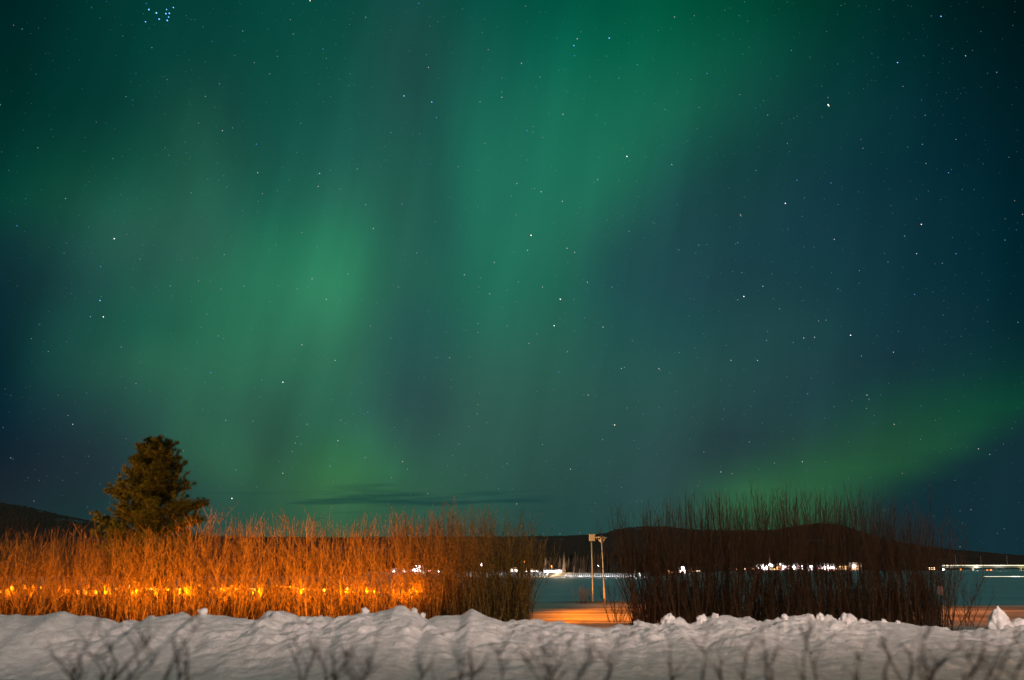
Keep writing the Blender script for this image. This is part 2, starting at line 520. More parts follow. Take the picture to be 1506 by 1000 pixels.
M_pink_wall = material('pale_pink_wall', (0.60, 0.36, 0.30), 0.8, (1.4, (0.50, 0.30, 0.25), 4))
M_dark_roof = material('dark_roof', (0.06, 0.05, 0.05), 0.8, (1.0, (0.09, 0.08, 0.08), 4))
M_win_white = material('lit_window_white', (0.8, 0.8, 0.8), 0.4, emit=((1.0, 0.92, 0.90), 12.0, True))
M_win_warm = material('lit_window_warm', (0.8, 0.6, 0.4), 0.4, emit=((1.0, 0.62, 0.34), 3.5, True))
M_lamp_white = material('white_lamp_glow', (0.8, 0.8, 0.8), 0.4, emit=((1.0, 0.93, 0.95), 26.0, True))
M_lamp_low = material('bollard_lamp_glow', (0.8, 0.8, 0.8), 0.4, emit=((1.0, 0.93, 0.92), 16.0, True))
M_lamp_amber = material('amber_lamp_glow', (0.8, 0.5, 0.2), 0.4, emit=((1.0, 0.24, 0.03), 3.0, True))
M_trail_glow = material('light_trail_glow', (0.8, 0.8, 0.7), 0.4, emit=((1.0, 0.86, 0.60), 1.25, True))
M_bulb_dim = material('amber_bulb_glow', (0.8, 0.5, 0.2), 0.4, emit=((1.0, 0.30, 0.012), 1.7, True))
M_bulb_hot = material('hot_amber_bulb_glow', (0.8, 0.5, 0.2), 0.4, emit=((1.0, 0.52, 0.07), 4.2, True))


def fbm(x, y, s, oct=4, seed=0.0):
    return mnoise.fractal(Vector((x * s + seed, y * s + seed * 1.7, seed * 0.3)), 1.0, 2.0, oct)


def smooth(a, b, t):
    t = min(max((t - a) / (b - a), 0.0), 1.0)
    return t * t * (3 - 2 * t)


# ------------------------------------------------------------------ ground: park with slope to the lake, lake ice
def park_z(x, y):
    # roadside ground, park behind the bank, then the drop to the lake
    d = fbm(x * 0.16, y, 0.42, 3, 3.0) * 0.13 + fbm(x * 0.10, y * 0.9, 0.9, 3, 9.0) * 0.10
    d *= smooth(20, 25, y)
    edge = 46.5 + fbm(x, 0, 0.2, 2, 5.0) * 0.5
    z = d - 5.6 * smooth(edge, edge + 12, y) - 0.6 * smooth(edge - 0.8, edge + 1.5, y) * 0.3
    return z


def grid_sheet(name, xs, ys, zf, mat, kind='structure', smooth_=True):
    v = [(x, y, zf(x, y)) for y in ys for x in xs]
    n = len(xs)
    f = [(j * n + i, j * n + i + 1, (j + 1) * n + i + 1, (j + 1) * n + i) for j in range(len(ys) - 1) for i in range(n - 1)]
    o = mesh_obj(name, v, f, mat, smooth=smooth_)
    o['kind'] = kind
    return o


xs = list(np.concatenate([np.linspace(-90, -24, 20)[:-1], np.linspace(-24, 32, 300), np.linspace(32, 90, 20)[1:]]))
ys = list(np.concatenate([np.linspace(-20, 22, 22)[:-1], np.linspace(22, 50, 190), np.linspace(50, 62, 20)[1:]]))
grid_sheet('ground', xs, ys, park_z, M_field)

LAKE_Z = -5.0
grid_sheet('frozen_lake', list(np.linspace(-9000, 9000, 37)), [50, 120, 250, 500, 1000, 2000, 4000, 9000], lambda x, y: LAKE_Z, M_ice)

# ------------------------------------------------------------------ far shore and hills (one terrain sheet in polar rows)
RIDGE = [(-500, 700), (-300, 715), (-100, 732), (0, 740), (40, 746), (90, 758), (140, 768), (200, 781), (260, 788), (330, 790), (500, 791), (640, 790), (760, 790),
         (830, 789), (870, 787), (890, 785), (905, 780), (925, 777), (950, 775), (985, 776), (1020, 780), (1060, 781), (1090, 781), (1140, 780), (1170, 774),
         (1205, 770), (1232, 772), (1260, 780), (1300, 794), (1340, 801), (1400, 809), (1450, 813), (1506, 818), (1700, 822), (2000, 815)]
SHORE = [(-500, 700), (560, 700), (790, 690), (830, 600), (930, 565), (980, 700), (1060, 1300), (1120, 1500), (1380, 1500), (1440, 2400), (2000, 2600)]
RDIST = [(-500, 1100), (140, 1300), (300, 1900), (860, 2000), (900, 2600), (1400, 3200), (2000, 4200)]


def interp(tab, x):
    if x <= tab[0][0]: return tab[0][1]
    for (a, b), (c, d) in zip(tab, tab[1:]):
        if x <= c:
            t = (x - a) / (c - a)
            return b + (d - b) * t
    return tab[-1][1]


hv, hf = [], []
PXS = list(np.arange(-420, 1930, 2.5))
NR = 34
for i, px in enumerate(PXS):
    rs, rr = interp(SHORE, px), interp(RDIST, px)
    d = ray(px, interp(RIDGE, px))
    hor = math.hypot(d.x, d.y)
    dx, dy = d.x / hor, d.y / hor
    top = CAM_Z + d.z / hor * rr
    for j in range(NR):
        t = j / (NR - 1)
        if j < 6:
            r = rs + 14 * j
            z = LAKE_Z - 0.6 + 1.3 * smooth(0, 1, j / 2.0)
        else:
            u = (j - 5) / (NR - 7)
            r = rs + 70 + (rr - rs - 70) * u
            zz = top if j < NR - 1 else top - 60
            z = -4.3 + (zz + 4.3) * (smooth(0, 1, min(u, 1.0)) * 0.55 + 0.45 * min(u, 1) ** 1.3)
            tree = abs(mnoise.noise(Vector((px * 0.9, j * 7.0, 0.3)))) * 2.6 + random.random() * 1.4
            if u <= 1.0:
                z += tree * (r / 2200.0)
                z += fbm(px * 0.02, u * 6, 1.0, 3, 2.0) * 6 * u * (1 - u) * 2
        hv.append((dx * r, dy * r, z))
for i in range(len(PXS) - 1):
    for j in range(NR - 1):
        a = i * NR + j
        hf.append((a, a + NR, a + NR + 1, a + 1))
M_hill = material('wooded_hillside', (0.340, 0.075, 0.046), 0.95)  # red raised in the base colour to stand in for warm skyglow
nt = M_hill.node_tree
g = nt.nodes.new('ShaderNodeNewGeometry')
mp = nt.nodes.new('ShaderNodeMapping'); mp.inputs['Scale'].default_value = (0.0025, 0.0025, 0.06)
nt.links.new(g.outputs['Position'], mp.inputs[0])
n1 = nt.nodes.new('ShaderNodeTexNoise'); n1.inputs['Scale'].default_value = 1.6; n1.inputs['Detail'].default_value = 6
nt.links.new(mp.outputs[0], n1.inputs['Vector'])
n2 = nt.nodes.new('ShaderNodeTexNoise'); n2.inputs['Scale'].default_value = 0.06; n2.inputs['Detail'].default_value = 5
nt.links.new(g.outputs['Position'], n2.inputs['Vector'])
r1 = nt.nodes.new('ShaderNodeValToRGB')
r1.color_ramp.elements[0].position, r1.color_ramp.elements[1].position = 0.62, 0.70
mu = nt.nodes.new('ShaderNodeMath'); mu.operation = 'MULTIPLY'
r2 = nt.nodes.new('ShaderNodeValToRGB')
r2.color_ramp.elements[0].position, r2.color_ramp.elements[1].position = 0.45, 0.6
nt.links.new(n1.outputs['Fac'], r1.inputs[0]); nt.links.new(n2.outputs['Fac'], r2.inputs[0])
nt.links.new(r1.outputs[0], mu.inputs[0]); nt.links.new(r2.outputs[0], mu.inputs[1])
mx = nt.nodes.new('ShaderNodeMix'); mx.data_type = 'RGBA'
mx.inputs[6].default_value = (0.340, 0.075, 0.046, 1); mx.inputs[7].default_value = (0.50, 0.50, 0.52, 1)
nt.links.new(mu.outputs[0], mx.inputs[0]); nt.links.new(mx.outputs[2], nt.nodes['Principled BSDF'].inputs['Base Color'])
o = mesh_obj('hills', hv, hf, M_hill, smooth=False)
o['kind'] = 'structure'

# ------------------------------------------------------------------ snow bank
CREST = [(-300, 900), (-100, 897), (0, 899), (62, 902), (81, 897), (94, 895), (115, 899), (157, 905), (179, 912), (191, 907), (208, 910), (223, 903), (266, 899), (283, 903),
         (298, 896), (308, 900), (320, 902), (345, 905), (378, 908), (394, 900), (408, 897), (434, 905), (489, 907), (512, 905), (530, 897), (542, 898), (560, 896),
         (583, 891), (602, 895), (612, 896), (629, 906), (644, 901), (678, 903), (694, 894), (711, 901), (743, 909), (770, 910), (820, 912), (842, 914), (893, 919),
         (910, 916), (920, 918), (940, 914), (964, 916), (987, 907), (999, 912), (1015, 916), (1043, 905), (1070, 904), (1107, 907), (1130, 909), (1160, 904),
         (1191, 904), (1207, 905), (1230, 910), (1260, 911), (1278, 909), (1333, 913), (1352, 916), (1393, 920), (1430, 923), (1448, 922), (1470, 912), (1506, 914), (1600, 908), (1800, 904)]
YC = 19.0


def crest_z(x):
    px, _ = proj((x, YC, 0.6))
    return at(px, interp(CREST, px), YC).z


def bank_z(x, y):
    toe_f = 14.2 + 1.6 * smooth(2, -9, x) + fbm(x, 0, 0.35, 3, 21.0) * 0.5
    toe_b = 22.0 + fbm(x, 0, 0.3, 3, 31.0) * 0.6
    h = crest_z(x)
    if y <= YC:
        t = (y - toe_f) / (YC - toe_f)
        s = smooth(0, 1.0, t) * 0.35 + 0.65 * max(min(t, 1.0), 0.0) ** 0.85 if t > 0 else 0.0
        s = min(s, 1.0)
    else:
        t = (toe_b - y) / (toe_b - YC)
        s = max(min(t, 1), 0) ** 1.4
    z = h * s - 0.04
    # rubble thrown by the plough: clods of several sizes, slumps down the face, smoother drifts between
    f = min(max(s, 0), 1) ** 0.5
    top = smooth(0.50, 0.95, s)
    patch = smooth(-0.3, 0.3, fbm(x, y, 0.38, 3, 51.0) + 0.03 * x)
    wx, wy = x + 0.25 * fbm(x, y, 1.3, 2, 61.0), y + 0.25 * fbm(x, y, 1.3, 2, 71.0)

    def clods(sc_, sd_):
        d = mnoise.voronoi(Vector((wx * sc_, wy * sc_, sd_)))[0]
        return min(d[1] - d[0], 0.45) - 0.2
    z += f * (0.10 + 0.90 * patch) * (0.15 * clods(1.15, 1.0) + 0.10 * clods(2.7, 2.0) * (0.3 + 0.7 * top) + 0.065 * clods(5.8, 3.0) * top)
    z += f * 0.05 * fbm(x * 1.4 + y * 0.35, y * 0.18, 1.0, 3, 81.0)
    z += f * (0.008 + 0.016 * patch) * fbm(x, y, 6.0, 4, 17.0)
    vd = mnoise.voronoi(Vector((x * 2.4, y * 2.4, 0.3)))[0][0]
    clod = max(0.0, 0.42 - vd) * smooth(0.05, 0.35, fbm(x, y, 0.5, 2, 41.0))
    z += f * clod * 0.22
    return z


xs = list(np.concatenate([np.linspace(-24, -11.5, 60)[:-1], np.linspace(-11.5, 11.5, 620), np.linspace(11.5, 24, 60)[1:]]))
ys = list(np.concatenate([np.linspace(13.2, 20.2, 150), np.linspace(20.2, 22.6, 16)[1:]]))
grid_sheet('snow_bank', xs, ys, bank_z, M_bank)


def lump_mesh(rx, ry, rz, seed, spike=0.0):
    bm = bmesh.new()
    bmesh.ops.create_icosphere(bm, subdivisions=4, radius=1.0)
    for v in bm.verts:
        p = v.co.copy()
        n = mnoise.fractal(p * 1.3 + Vector((seed, seed * 2, 0)), 1.0, 2.0, 4)
        c = mnoise.voronoi(p * 1.6 + Vector((seed, 0, 0)))[0][0]
        k = 1 + 0.34 * n - 0.22 * c + 0.10 * mnoise.fractal(p * 4.0 + Vector((seed, 0, 3)), 1.0, 2.0, 3)
        z = p.z * k
        if spike:
            tz = max(z, 0)
            k = (1 + 0.30 * n - 0.25 * c + 0.16 * mnoise.fractal(p * 3.0, 1.0, 2.0, 4)) * ((max(1 - p.z, 0.0) ** 0.45 if p.z > 0 else 1.0) * 0.80 + 0.22)
            z = p.z * (1 + 0.12 * mnoise.noise(p * 2.2))
            if p.z > 0: p = p + Vector((0.30 * p.z, 0, 0)) / max(k, 0.3) * 0.6
        v.co = Vector((p.x * k * rx, p.y * k * ry, z * rz))
    me = bpy.data.meshes.new('snow_lump')
    bm.to_mesh(me); bm.free()
    me.polygons.foreach_set('use_smooth', [True] * len(me.polygons))
    me.materials.append(M_bank)
    return me


def lump(px, py, w, h, seed, label, group=None, spike=0.0, D=YC - 0.1, tilt=0.0):
    base = at(px, py, D)
    me = lump_mesh(w / 2, w / 2 * 0.9, h, seed, spike)
    o = bpy.data.objects.new('snow_lump', me)
    COL.objects.link(o)
    o.location = base
    o.rotation_euler = (0, tilt, seed)
    tag(o, label, 'snow lump', group)
    return o


lump(1471, 926, 0.56, 0.41, 1.3, 'tall pointed block of snow standing at the right end of the bank', spike=1.05, tilt=0.10)
lump(1494, 926, 0.52, 0.20, 2.1, 'broad low snow block beside the pointed one at the right end')
lump(1246, 914, 0.36, 0.15, 3.7, 'largest smooth rounded snow lump on the bank below the right hedge')
for k, (px, py, w) in enumerate([(938, 916, .2), (983, 912, .34), (1032, 908, .22), (1052, 906, .2), (1154, 906, .17), (1191, 905, .18), (1206, 906, .2), (1300, 913, .14),
                                 (1268, 912, .16), (1320, 914, .12)]):
    lump(px, py + 2.5, w * 0.9, w * 0.42, 5.3 + k * 1.9, 'small crumbly snow lump on the bank crest in front of the right hedge', 'small snow lumps along the right of the bank crest')
for k, (px, py, w) in enumerate([(537, 899, .16), (609, 898, .13), (622, 905, .12), (298, 900, .18)]):
    lump(px, py, w, w * 0.45, 35.3 + k * 1.9, 'small snow lump on the bank crest in front of the amber lit hedge', 'small snow lumps along the left of the bank crest')

# ------------------------------------------------------------------ leafless shrubs and hedges
rng = random.Random(5)


def twig(mb, p, d, L, r, rnd, segs=3, up=0.25, wob=0.18):
    pts, rad = [Vector(p)], [r]
    d = Vector(d).normalized()
    for k in range(segs):
        d = (d + Vector((rnd.gauss(0, wob), rnd.gauss(0, wob), rnd.gauss(0, wob * 0.6) + up * 0.5))).normalized()
        pts.append(pts[-1] + d * (L / segs))
        rad.append(r * (1 - 0.75 * (k + 1) / segs))
    mb.tube(pts, rad)
    return pts


def shrub_meshes(x0, x1, yc, depth, n, top_fn, body_fn, rnd, lean=0.08, stem_r=0.011, tr=(0.003, 0.0055), twigs=12, bud=0, spread=0.0, whip=0.0, upr=0.6, tl=(0.22, 0.62), clump=0, under=0.0, uh=1.0):
    """stems: main rods; twigs: side shoots and top shoots. top_fn / body_fn give the heights of tips / dense body at x"""
    st, tw = MB(), MB()
    w = x1 - x0
    for i in range(n):
        bx = x0 + w * (i + rnd.random()) / n
        by = yc + rnd.gauss(0, depth * 0.36)
        cl = 0.0
        if clump:
            cw = w / clump
            ci = min(int((bx - x0) / cw), clump - 1)
            cx_ = x0 + cw * (ci + 0.5) + 0.2 * cw * math.sin(ci * 7.3)
            cl = (bx - cx_) / cw
            bx = cx_ + cl * cw * 0.62
        edge = (bx - (x0 + x1) / 2) / (w / 2)
        H = body_fn(bx) * rnd.uniform(0.72, 1.05)
        if rnd.random() < whip:
            H = (body_fn(bx) + (top_fn(bx) - body_fn(bx)) * rnd.uniform(0.1, 0.75))
        H *= 1.04 - 0.75 * cl * cl
        lx = rnd.gauss(0, lean) + cl * 0.42 + spread * math.copysign(abs(edge) ** 4, edge)
        ly = rnd.gauss(0, lean)
        base = Vector((bx, by, park_z(bx, by) - 0.05))
        pts, rad = [base], [stem_r * rnd.uniform(0.7, 1.4)]
        d = Vector((lx, ly, 1)).normalized()
        K = 6
        for k in range(K):
            d = (d + Vector((rnd.gauss(0, 0.07), rnd.gauss(0, 0.07), 0.06))).normalized()
            pts.append(pts[-1] + d * (H / K))
            rad.append(rad[0] * (1 - 0.62 * (k + 1) / K))
        st.tube(pts, rad, 4)
        for t in range(twigs):
            f = rnd.uniform(0.16, 1.0) ** 0.75 * (K - 0.01)
            k = int(f); q = pts[k].lerp(pts[k + 1], f - k)
            a = rnd.uniform(0, 2 * math.pi)
            dd = Vector((math.cos(a) * upr, math.sin(a) * upr, rnd.uniform(0.45, 1.1)))
            L = rnd.uniform(*tl)
            tp = twig(tw, q, dd, L, rnd.uniform(*tr), rnd)
            for b in range(bud):
                kk = rnd.randrange(1, len(tp))
                a2 = rnd.uniform(0, 2 * math.pi)
                twig(tw, tp[kk], (math.cos(a2), math.sin(a2), rnd.uniform(-0.1, 1.0)), rnd.uniform(0.05, 0.16), 0.0032, rnd, 1)
        # long top shoots
        for t in range(2):
            if rnd.random() < 0.62:
                L = max(0.15, top_fn(bx) - pts[-1].z) * rnd.uniform(0.35, 1.0)
                s = twig(tw, pts[-1 - t], (rnd.gauss(lx * 0.5, 0.10), rnd.gauss(0, 0.1), 1), L + 0.1 * t, rnd.uniform(0.0045, 0.0065), rnd, 4, 0.25, 0.06)
                for b in range(3):
                    kk = rnd.randrange(1, 4)
                    a2 = rnd.uniform(0, 2 * math.pi)
                    twig(tw, s[kk], (math.cos(a2) * 0.35, math.sin(a2) * 0.35, 1), L * rnd.uniform(0.12, 0.35), 0.003, rnd, 2)
    un = MB()  # added dark stems, mostly at the rear, that fill in base shade
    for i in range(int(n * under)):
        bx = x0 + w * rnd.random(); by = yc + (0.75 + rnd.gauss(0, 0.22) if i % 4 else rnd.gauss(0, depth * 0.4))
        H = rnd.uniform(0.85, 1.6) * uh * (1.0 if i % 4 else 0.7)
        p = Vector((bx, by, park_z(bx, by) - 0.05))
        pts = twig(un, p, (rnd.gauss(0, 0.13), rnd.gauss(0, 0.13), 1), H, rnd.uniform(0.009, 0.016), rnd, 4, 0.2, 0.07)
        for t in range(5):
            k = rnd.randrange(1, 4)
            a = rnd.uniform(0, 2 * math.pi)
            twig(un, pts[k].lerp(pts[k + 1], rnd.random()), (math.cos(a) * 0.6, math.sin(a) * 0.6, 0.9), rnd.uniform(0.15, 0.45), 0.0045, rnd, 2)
    return st, tw, un


def shrub(label, cat, xa, xb, D, depth, n, tops, bodies, mat, name='hedge', seed=1, group=None, **kw):
    rnd = random.Random(seed)
    x0, x1 = (xa - W0 / 2) / F0 * D, (xb - W0 / 2) / F0 * D
    # heights from the elevations at which the tips / dense part end
    def hz(tab):
        return lambda x: at(proj((x, D, 1.7))[0], interp(tab, proj((x, D, 1.7))[0]), D).z
    st, tw, un = shrub_meshes(x0, x1, D, depth, n, hz(tops), hz(bodies), rnd, **kw)
    root = empty(name, ((x0 + x1) / 2, D, 0))
    tag(root, label, cat, group)
    org = Vector(root.location)
    for nm, mb in (('stem_cluster', st), ('twig_crown', tw), ('undergrowth', un)):
        if not mb.v: continue
        vs = (np.asarray(mb.v) - np.asarray(org)).tolist()
        mesh_obj(nm, vs, mb.f, M_bark_old_shaded if nm == 'undergrowth' else mat, root)
    return root


HD = 28.0
shrub('long leafless hedge glowing amber from bulbs strung through it', 'hedge', -170, 632, HD, 1.3, 760,
      [(-200, 772), (0, 778), (100, 775), (250, 768), (300, 752), (420, 755), (480, 760), (560, 752), (640, 742)],
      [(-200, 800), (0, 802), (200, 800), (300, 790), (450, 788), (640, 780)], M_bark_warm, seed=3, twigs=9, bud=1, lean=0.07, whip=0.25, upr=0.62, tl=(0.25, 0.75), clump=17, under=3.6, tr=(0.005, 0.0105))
shrub('dark end bush of the amber hedge, left of the snowy gap with lamp posts', 'bush', 622, 776, HD + 0.1, 1.5, 250,
      [(620, 745), (660, 738), (700, 738), (745, 742), (775, 765), (800, 790)],
      [(620, 784), (700, 778), (745, 784), (790, 800)], M_bark_warm, name='bush', seed=8, twigs=12, bud=1, lean=0.08, spread=0.22, stem_r=0.013, whip=0.3, upr=0.55, tl=(0.25, 0.75), clump=4, under=3.0)
shrub('tall bare reddish bush directly right of the two lamp posts', 'bush', 926, 1092, HD, 1.6, 240,
      [(900, 785), (920, 745), (960, 735), (1000, 722), (1060, 718), (1100, 712)],
      [(900, 830), (930, 800), (1000, 785), (1092, 778)], M_bark_red, name='bush', seed=12, twigs=11, bud=1, lean=0.08, whip=0.5, upr=0.38, tl=(0.3, 0.9), under=2.2, uh=0.85, spread=0.16, stem_r=0.0125, clump=5)
shrub('tall bare reddish bush between two narrow gaps, in front of the white church', 'bush', 1098, 1213, HD + 0.1, 1.6, 160,
      [(1090, 715), (1130, 712), (1180, 710), (1220, 718)],
      [(1090, 780), (1150, 772), (1220, 772)], M_bark_red, name='bush', seed=14, twigs=11, bud=1, lean=0.08, whip=0.5, upr=0.38, tl=(0.3, 0.9), under=2.2, uh=0.85, spread=0.0, stem_r=0.0125, clump=3)
shrub('tall bare reddish bush at the right end of the row, beside small pink sign', 'bush', 1219, 1366, HD, 1.6, 215,
      [(1210, 712), (1270, 702), (1310, 716), (1350, 735), (1385, 765), (1420, 790)],
      [(1215, 776), (1290, 782), (1340, 800), (1400, 826)], M_bark_red, name='bush', seed=16, twigs=11, bud=1, lean=0.08, whip=0.5, upr=0.38, tl=(0.3, 0.9), under=2.2, uh=0.85, spread=0.30, stem_r=0.0125, clump=4)
shrub('sparse low leafless bush in snow just left of the lamp posts', 'bush', 846, 866, 45.6, 0.7, 16,
      [(840, 862), (856, 858), (870, 864)], [(840, 874), (870, 872)], M_bark_dark, name='bush', seed=21, twigs=4, lean=0.3, stem_r=0.012)
shrub('thin arching twigs rising from the snow right of the lamp posts', 'bush', 890, 912, 33.0, 0.8, 16,
      [(880, 856), (915, 840)], [(880, 872), (915, 862)], M_bark_dark, name='bush', seed=23, twigs=5, lean=0.34, stem_r=0.009)
shrub('spreading bare twigs leaning out over snow at the right hedge end', 'bush', 1388, 1412, 29.0, 0.8, 14,
      [(1380, 800), (1420, 850)], [(1380, 838), (1420, 868)], M_bark_dark, name='bush', seed=25, twigs=6, lean=0.42, stem_r=0.009)

# ------------------------------------------------------------------ amber bulbs strung through the hedge
root = empty('light_string', at(330, 866, HD + 0.25))
tag(root, 'string of glowing amber bulbs threaded low through the left hedge', 'string lights')
BULBS = [(0, 870, 1, 0), (18, 865, 2, 0), (36, 863, 2, 0), (49, 863, .6, 0), (60, 864, .6, 0), (82, 867, .5, 0), (98, 869, 2, 0), (115, 871, 1.6, 0), (125, 871, 2, 0), (141, 871, 1.7, 0),
         (161, 867, 1.5, 0), (171, 866, .7, 0), (190, 863, 2, 1), (201, 865, 1.2, 0), (209, 866, 1.4, 0), (216, 867, 1.2, 0), (222, 866, 1.5, 1), (229, 867, 1, 0), (234, 866, 1.7, 1), (241, 867, 1.2, 0), (247, 867, 1.2, 0),
         (258, 866, 1.7, 1), (265, 866, 1.6, 1), (272, 865, 1.3, 0), (280, 864, 1.7, 0), (294, 861, 1.5, 0), (314, 865, 1.5, 0), (325, 866, .9, 0), (335, 865, .8, 0), (347, 866, 1, 0),
         (369, 866, 1.6, 1), (375, 867, 1.4, 1), (386, 865, 1.3, 0), (407, 861, 1, 0), (416, 862, .7, 0), (432, 863, 1.2, 1), (438, 865, 1.2, 1), (446, 866, 1, 0), (455, 867, 1, 0), (463, 868, .8, 0),
         (477, 868, 1.5, 1), (495, 869, .6, 0), (511, 866, 1.5, 1), (518, 867, .7, 0), (529, 869, .6, 0), (539, 870, 1, 0), (552, 871, 1.2, 0), (558, 871, 1, 0), (571, 871, .7, 0), (579, 870, .8, 0), (595, 871, .8, 0), (612, 870, 1.7, 1)]
for k in range(34):
    px = rng.choice((rng.uniform(180, 290), rng.uniform(330, 470), rng.uniform(180, 620), rng.uniform(480, 620)))
    BULBS.append((px, interp([(180, 866), (290, 865), (410, 864), (470, 868), (620, 871)], px) + rng.gauss(0, 1.3), rng.uniform(0.2, 0.7), 0))
BULBS.sort()
wire = MB()
wp = []
for px, py, s, hot in BULBS:
    p = at(px, py, HD + rng.uniform(0.05, 0.70) - (0.3 if px < 180 else 0.0)) - root.location
    b = MB()
    r = 0.016 + (0.021 if px < 180 else 0.015) * s * rng.uniform(0.75, 1.15)
    b.lathe([(r * 0.25, -r * 1.35), (r * 0.7, -r * 1.05), (r * 0.98, -r * 0.4), (r, 0.1 * r), (r * 0.82, r * 0.7), (r * 0.45, r * 1.2), (r * 0.3, r * 1.5)], sides=12)
    o = b.build('bulb', M_bulb_hot if hot else M_bulb_dim, root, True)
    o.location = p
    o.rotation_euler = (rng.uniform(-0.2, 0.2), rng.uniform(-0.6, -0.2) if px < 300 else rng.uniform(-0.2, 0.2), 0)
    o.scale = (1.0, 1.0, 0.62) if px >= 190 else (0.9, 0.9, 0.95)
    wp.append(p + Vector((0, 0, r * 1.5)))
pts = []
for a, b in zip(wp, wp[1:]):
    for k in range(4):
        t = k / 4
        q = a.lerp(b, t); q.z -= 0.05 * math.sin(math.pi * t) * min(1, (b - a).length)
        pts.append(q)
wire.tube(pts + [wp[-1]], 0.004, 4).build('cable', M_wire, root)
for k, px in enumerate([-90, 18, 40, 98, 126, 161, 191, 209, 224, 236, 262, 281, 325, 347, 371, 386, 432, 447, 477, 511, 540, 553, 580, 596, 606, 613]):
    hot = 1.3 if px > 180 else 0.9
    lamp('bulb_light', at(px, 867, HD) - root.location + Vector((0, -0.30 if k % 2 else 0.1, -0.05)), 16 * hot, AMBER, 0.018, parent=root)

# ------------------------------------------------------------------ pine tree behind the hedge
def pine(px, base_py, D, H, label, seed):
    rnd = random.Random(seed)
    base = at(px, base_py, D); base.z = park_z(base.x, base.y) - 0.05
    root = empty('pine_tree', base)
    tag(root, label, 'pine tree')
    tr = MB()
    pts = [Vector((0, 0, 0)), Vector((0.03, 0, H * .3)), Vector((-0.04, 0.02, H * .6)), Vector((0.05, 0, H * .97))]
    tr.tube(pts, [0.17, 0.13, 0.085, 0.02], 10)
    limb, fol = MB(), MB()

    def trunk_at(z):
        t = z / H
        return Vector((0.03 * math.sin(t * 5), 0.01, z))
    def tuft(p, d, n, L):
        d = d.normalized()
        for i in range(int(n * 1.9)):
            a = Vector((rnd.gauss(0, 0.62), rnd.gauss(0, 0.62), rnd.gauss(0.12, 0.5)))
            dd = (d + a).normalized()
            l = L * rnd.uniform(0.6, 1.15)
            side = dd.cross(Vector((rnd.gauss(0, 1), rnd.gauss(0, 1), rnd.gauss(0, 1)))).normalized() * (l * 0.042)
            tip = p + dd * l
            fol.poly([p - side * 0.4, p + dd * l * 0.5 - side, tip, p + dd * l * 0.5 + side])
    def envelope(zf, a):
        # radius of the crown by height; a bite on the upper left, long limbs low
        prof = [(0.0, 1.5), (0.3, 1.9), (0.47, 1.75), (0.55, 1.65), (0.65, 1.32), (0.74, 1.25), (0.84, 0.92), (0.95, 0.5), (1.0, 0.22)]
        return interp(prof, zf) * (0.80 if math.cos(a) < -0.2 and zf > 0.45 else 0.92)
    nb = 120
    for i in range(nb):
        zf = (i + rnd.random()) / nb
        z = H * (0.13 + 0.84 * zf ** 0.92)
        a = i * 2.39996 + rnd.gauss(0, 0.3)
        L = envelope(zf, a) * rnd.uniform(0.68, 1.12)
        if rnd.random() < 0.12: L *= 1.16
        p0 = trunk_at(z)
        rise = 0.02 + 0.50 * zf ** 2 + rnd.gauss(0, 0.1)
        d = Vector((math.cos(a), math.sin(a), rise))
        bp, br = [p0], [0.035 * (1 - 0.6 * zf)]
        K = 6
        for k in range(K):
            d = (d.normalized() + Vector((rnd.gauss(0, 0.09), rnd.gauss(0, 0.09), rnd.gauss(0.06, 0.07)))).normalized()
            bp.append(bp[-1] + d * (L / K)); br.append(br[0] * (1 - 0.85 * (k + 1) / K))
        limb.tube(bp, br, 4)
        for k in range(1, K + 1):
            for s in range(3 if k < K else 4):
                f = rnd.random()
                q = bp[k - 1].lerp(bp[k], f)
                aa = rnd.uniform(0, 2 * math.pi)
                sd = (d * 0.7 + Vector((math.cos(aa) * 0.8, math.sin(aa) * 0.8, rnd.uniform(0.05, 0.75)))).normalized()
                SL = rnd.uniform(0.14, 0.42) * (0.7 + 0.5 * k / K)
                e = q + sd * SL
                limb.tube([q, q.lerp(e, .5) + Vector((0, 0, 0.01)), e], [0.008, 0.006, 0.003], 3)
                tuft(q.lerp(e, .5), sd, 11, 0.18)
                tuft(e, sd, 20, 0.21)
                tuft(q.lerp(e, .8), sd, 13, 0.19)
    # the odd low limb with an upturned tuft on the left of the tree, and one long low limb each side
    for (a, z, L, rise, n, rr) in ((3.05, 3.75, 1.75, 0.34, 60, 0.42), (3.2, 2.95, 2.1, 0.12, 60, 0.40), (0.05, 3.45, 1.95, 0.20, 70, 0.36), (0.25, 3.0, 1.9, 0.10, 60, 0.36)):
        d = Vector((math.cos(a), math.sin(a) * 0.6, rise)).normalized()
        p0 = trunk_at(z)
        bp = [p0 + d * (L * k / 5) + Vector((0, 0, 0.05 * k * (k > 3))) for k in range(6)]
        limb.tube(bp, [0.04, 0.034, 0.028, 0.02, 0.014, 0.008], 5)
        for i in range(n):
            q = bp[2].lerp(bp[5], rnd.random() ** 0.6)
            sd = Vector((rnd.gauss(d.x * 0.4, 0.7), rnd.gauss(0, 0.6), rnd.uniform(0.1, 1.0))).normalized()
            e = q + sd * rnd.uniform(0.3, 1.0) * rr
            limb.tube([q, e], [0.008, 0.003], 3)
            tuft(e, sd, 16, 0.19); tuft(q.lerp(e, .5), sd, 10, 0.17)
    tr.build('trunk', M_pine_bark, root, True)
    limb.build('limbs', M_pine_bark, root)
    fol.build('crown', M_needles, root)
    return root


tp = at(216, 655, 40.0)
pine(213, 880, 40.0, tp.z + 0.05, 'bushy dark pine tree rising behind the amber hedge', 4)

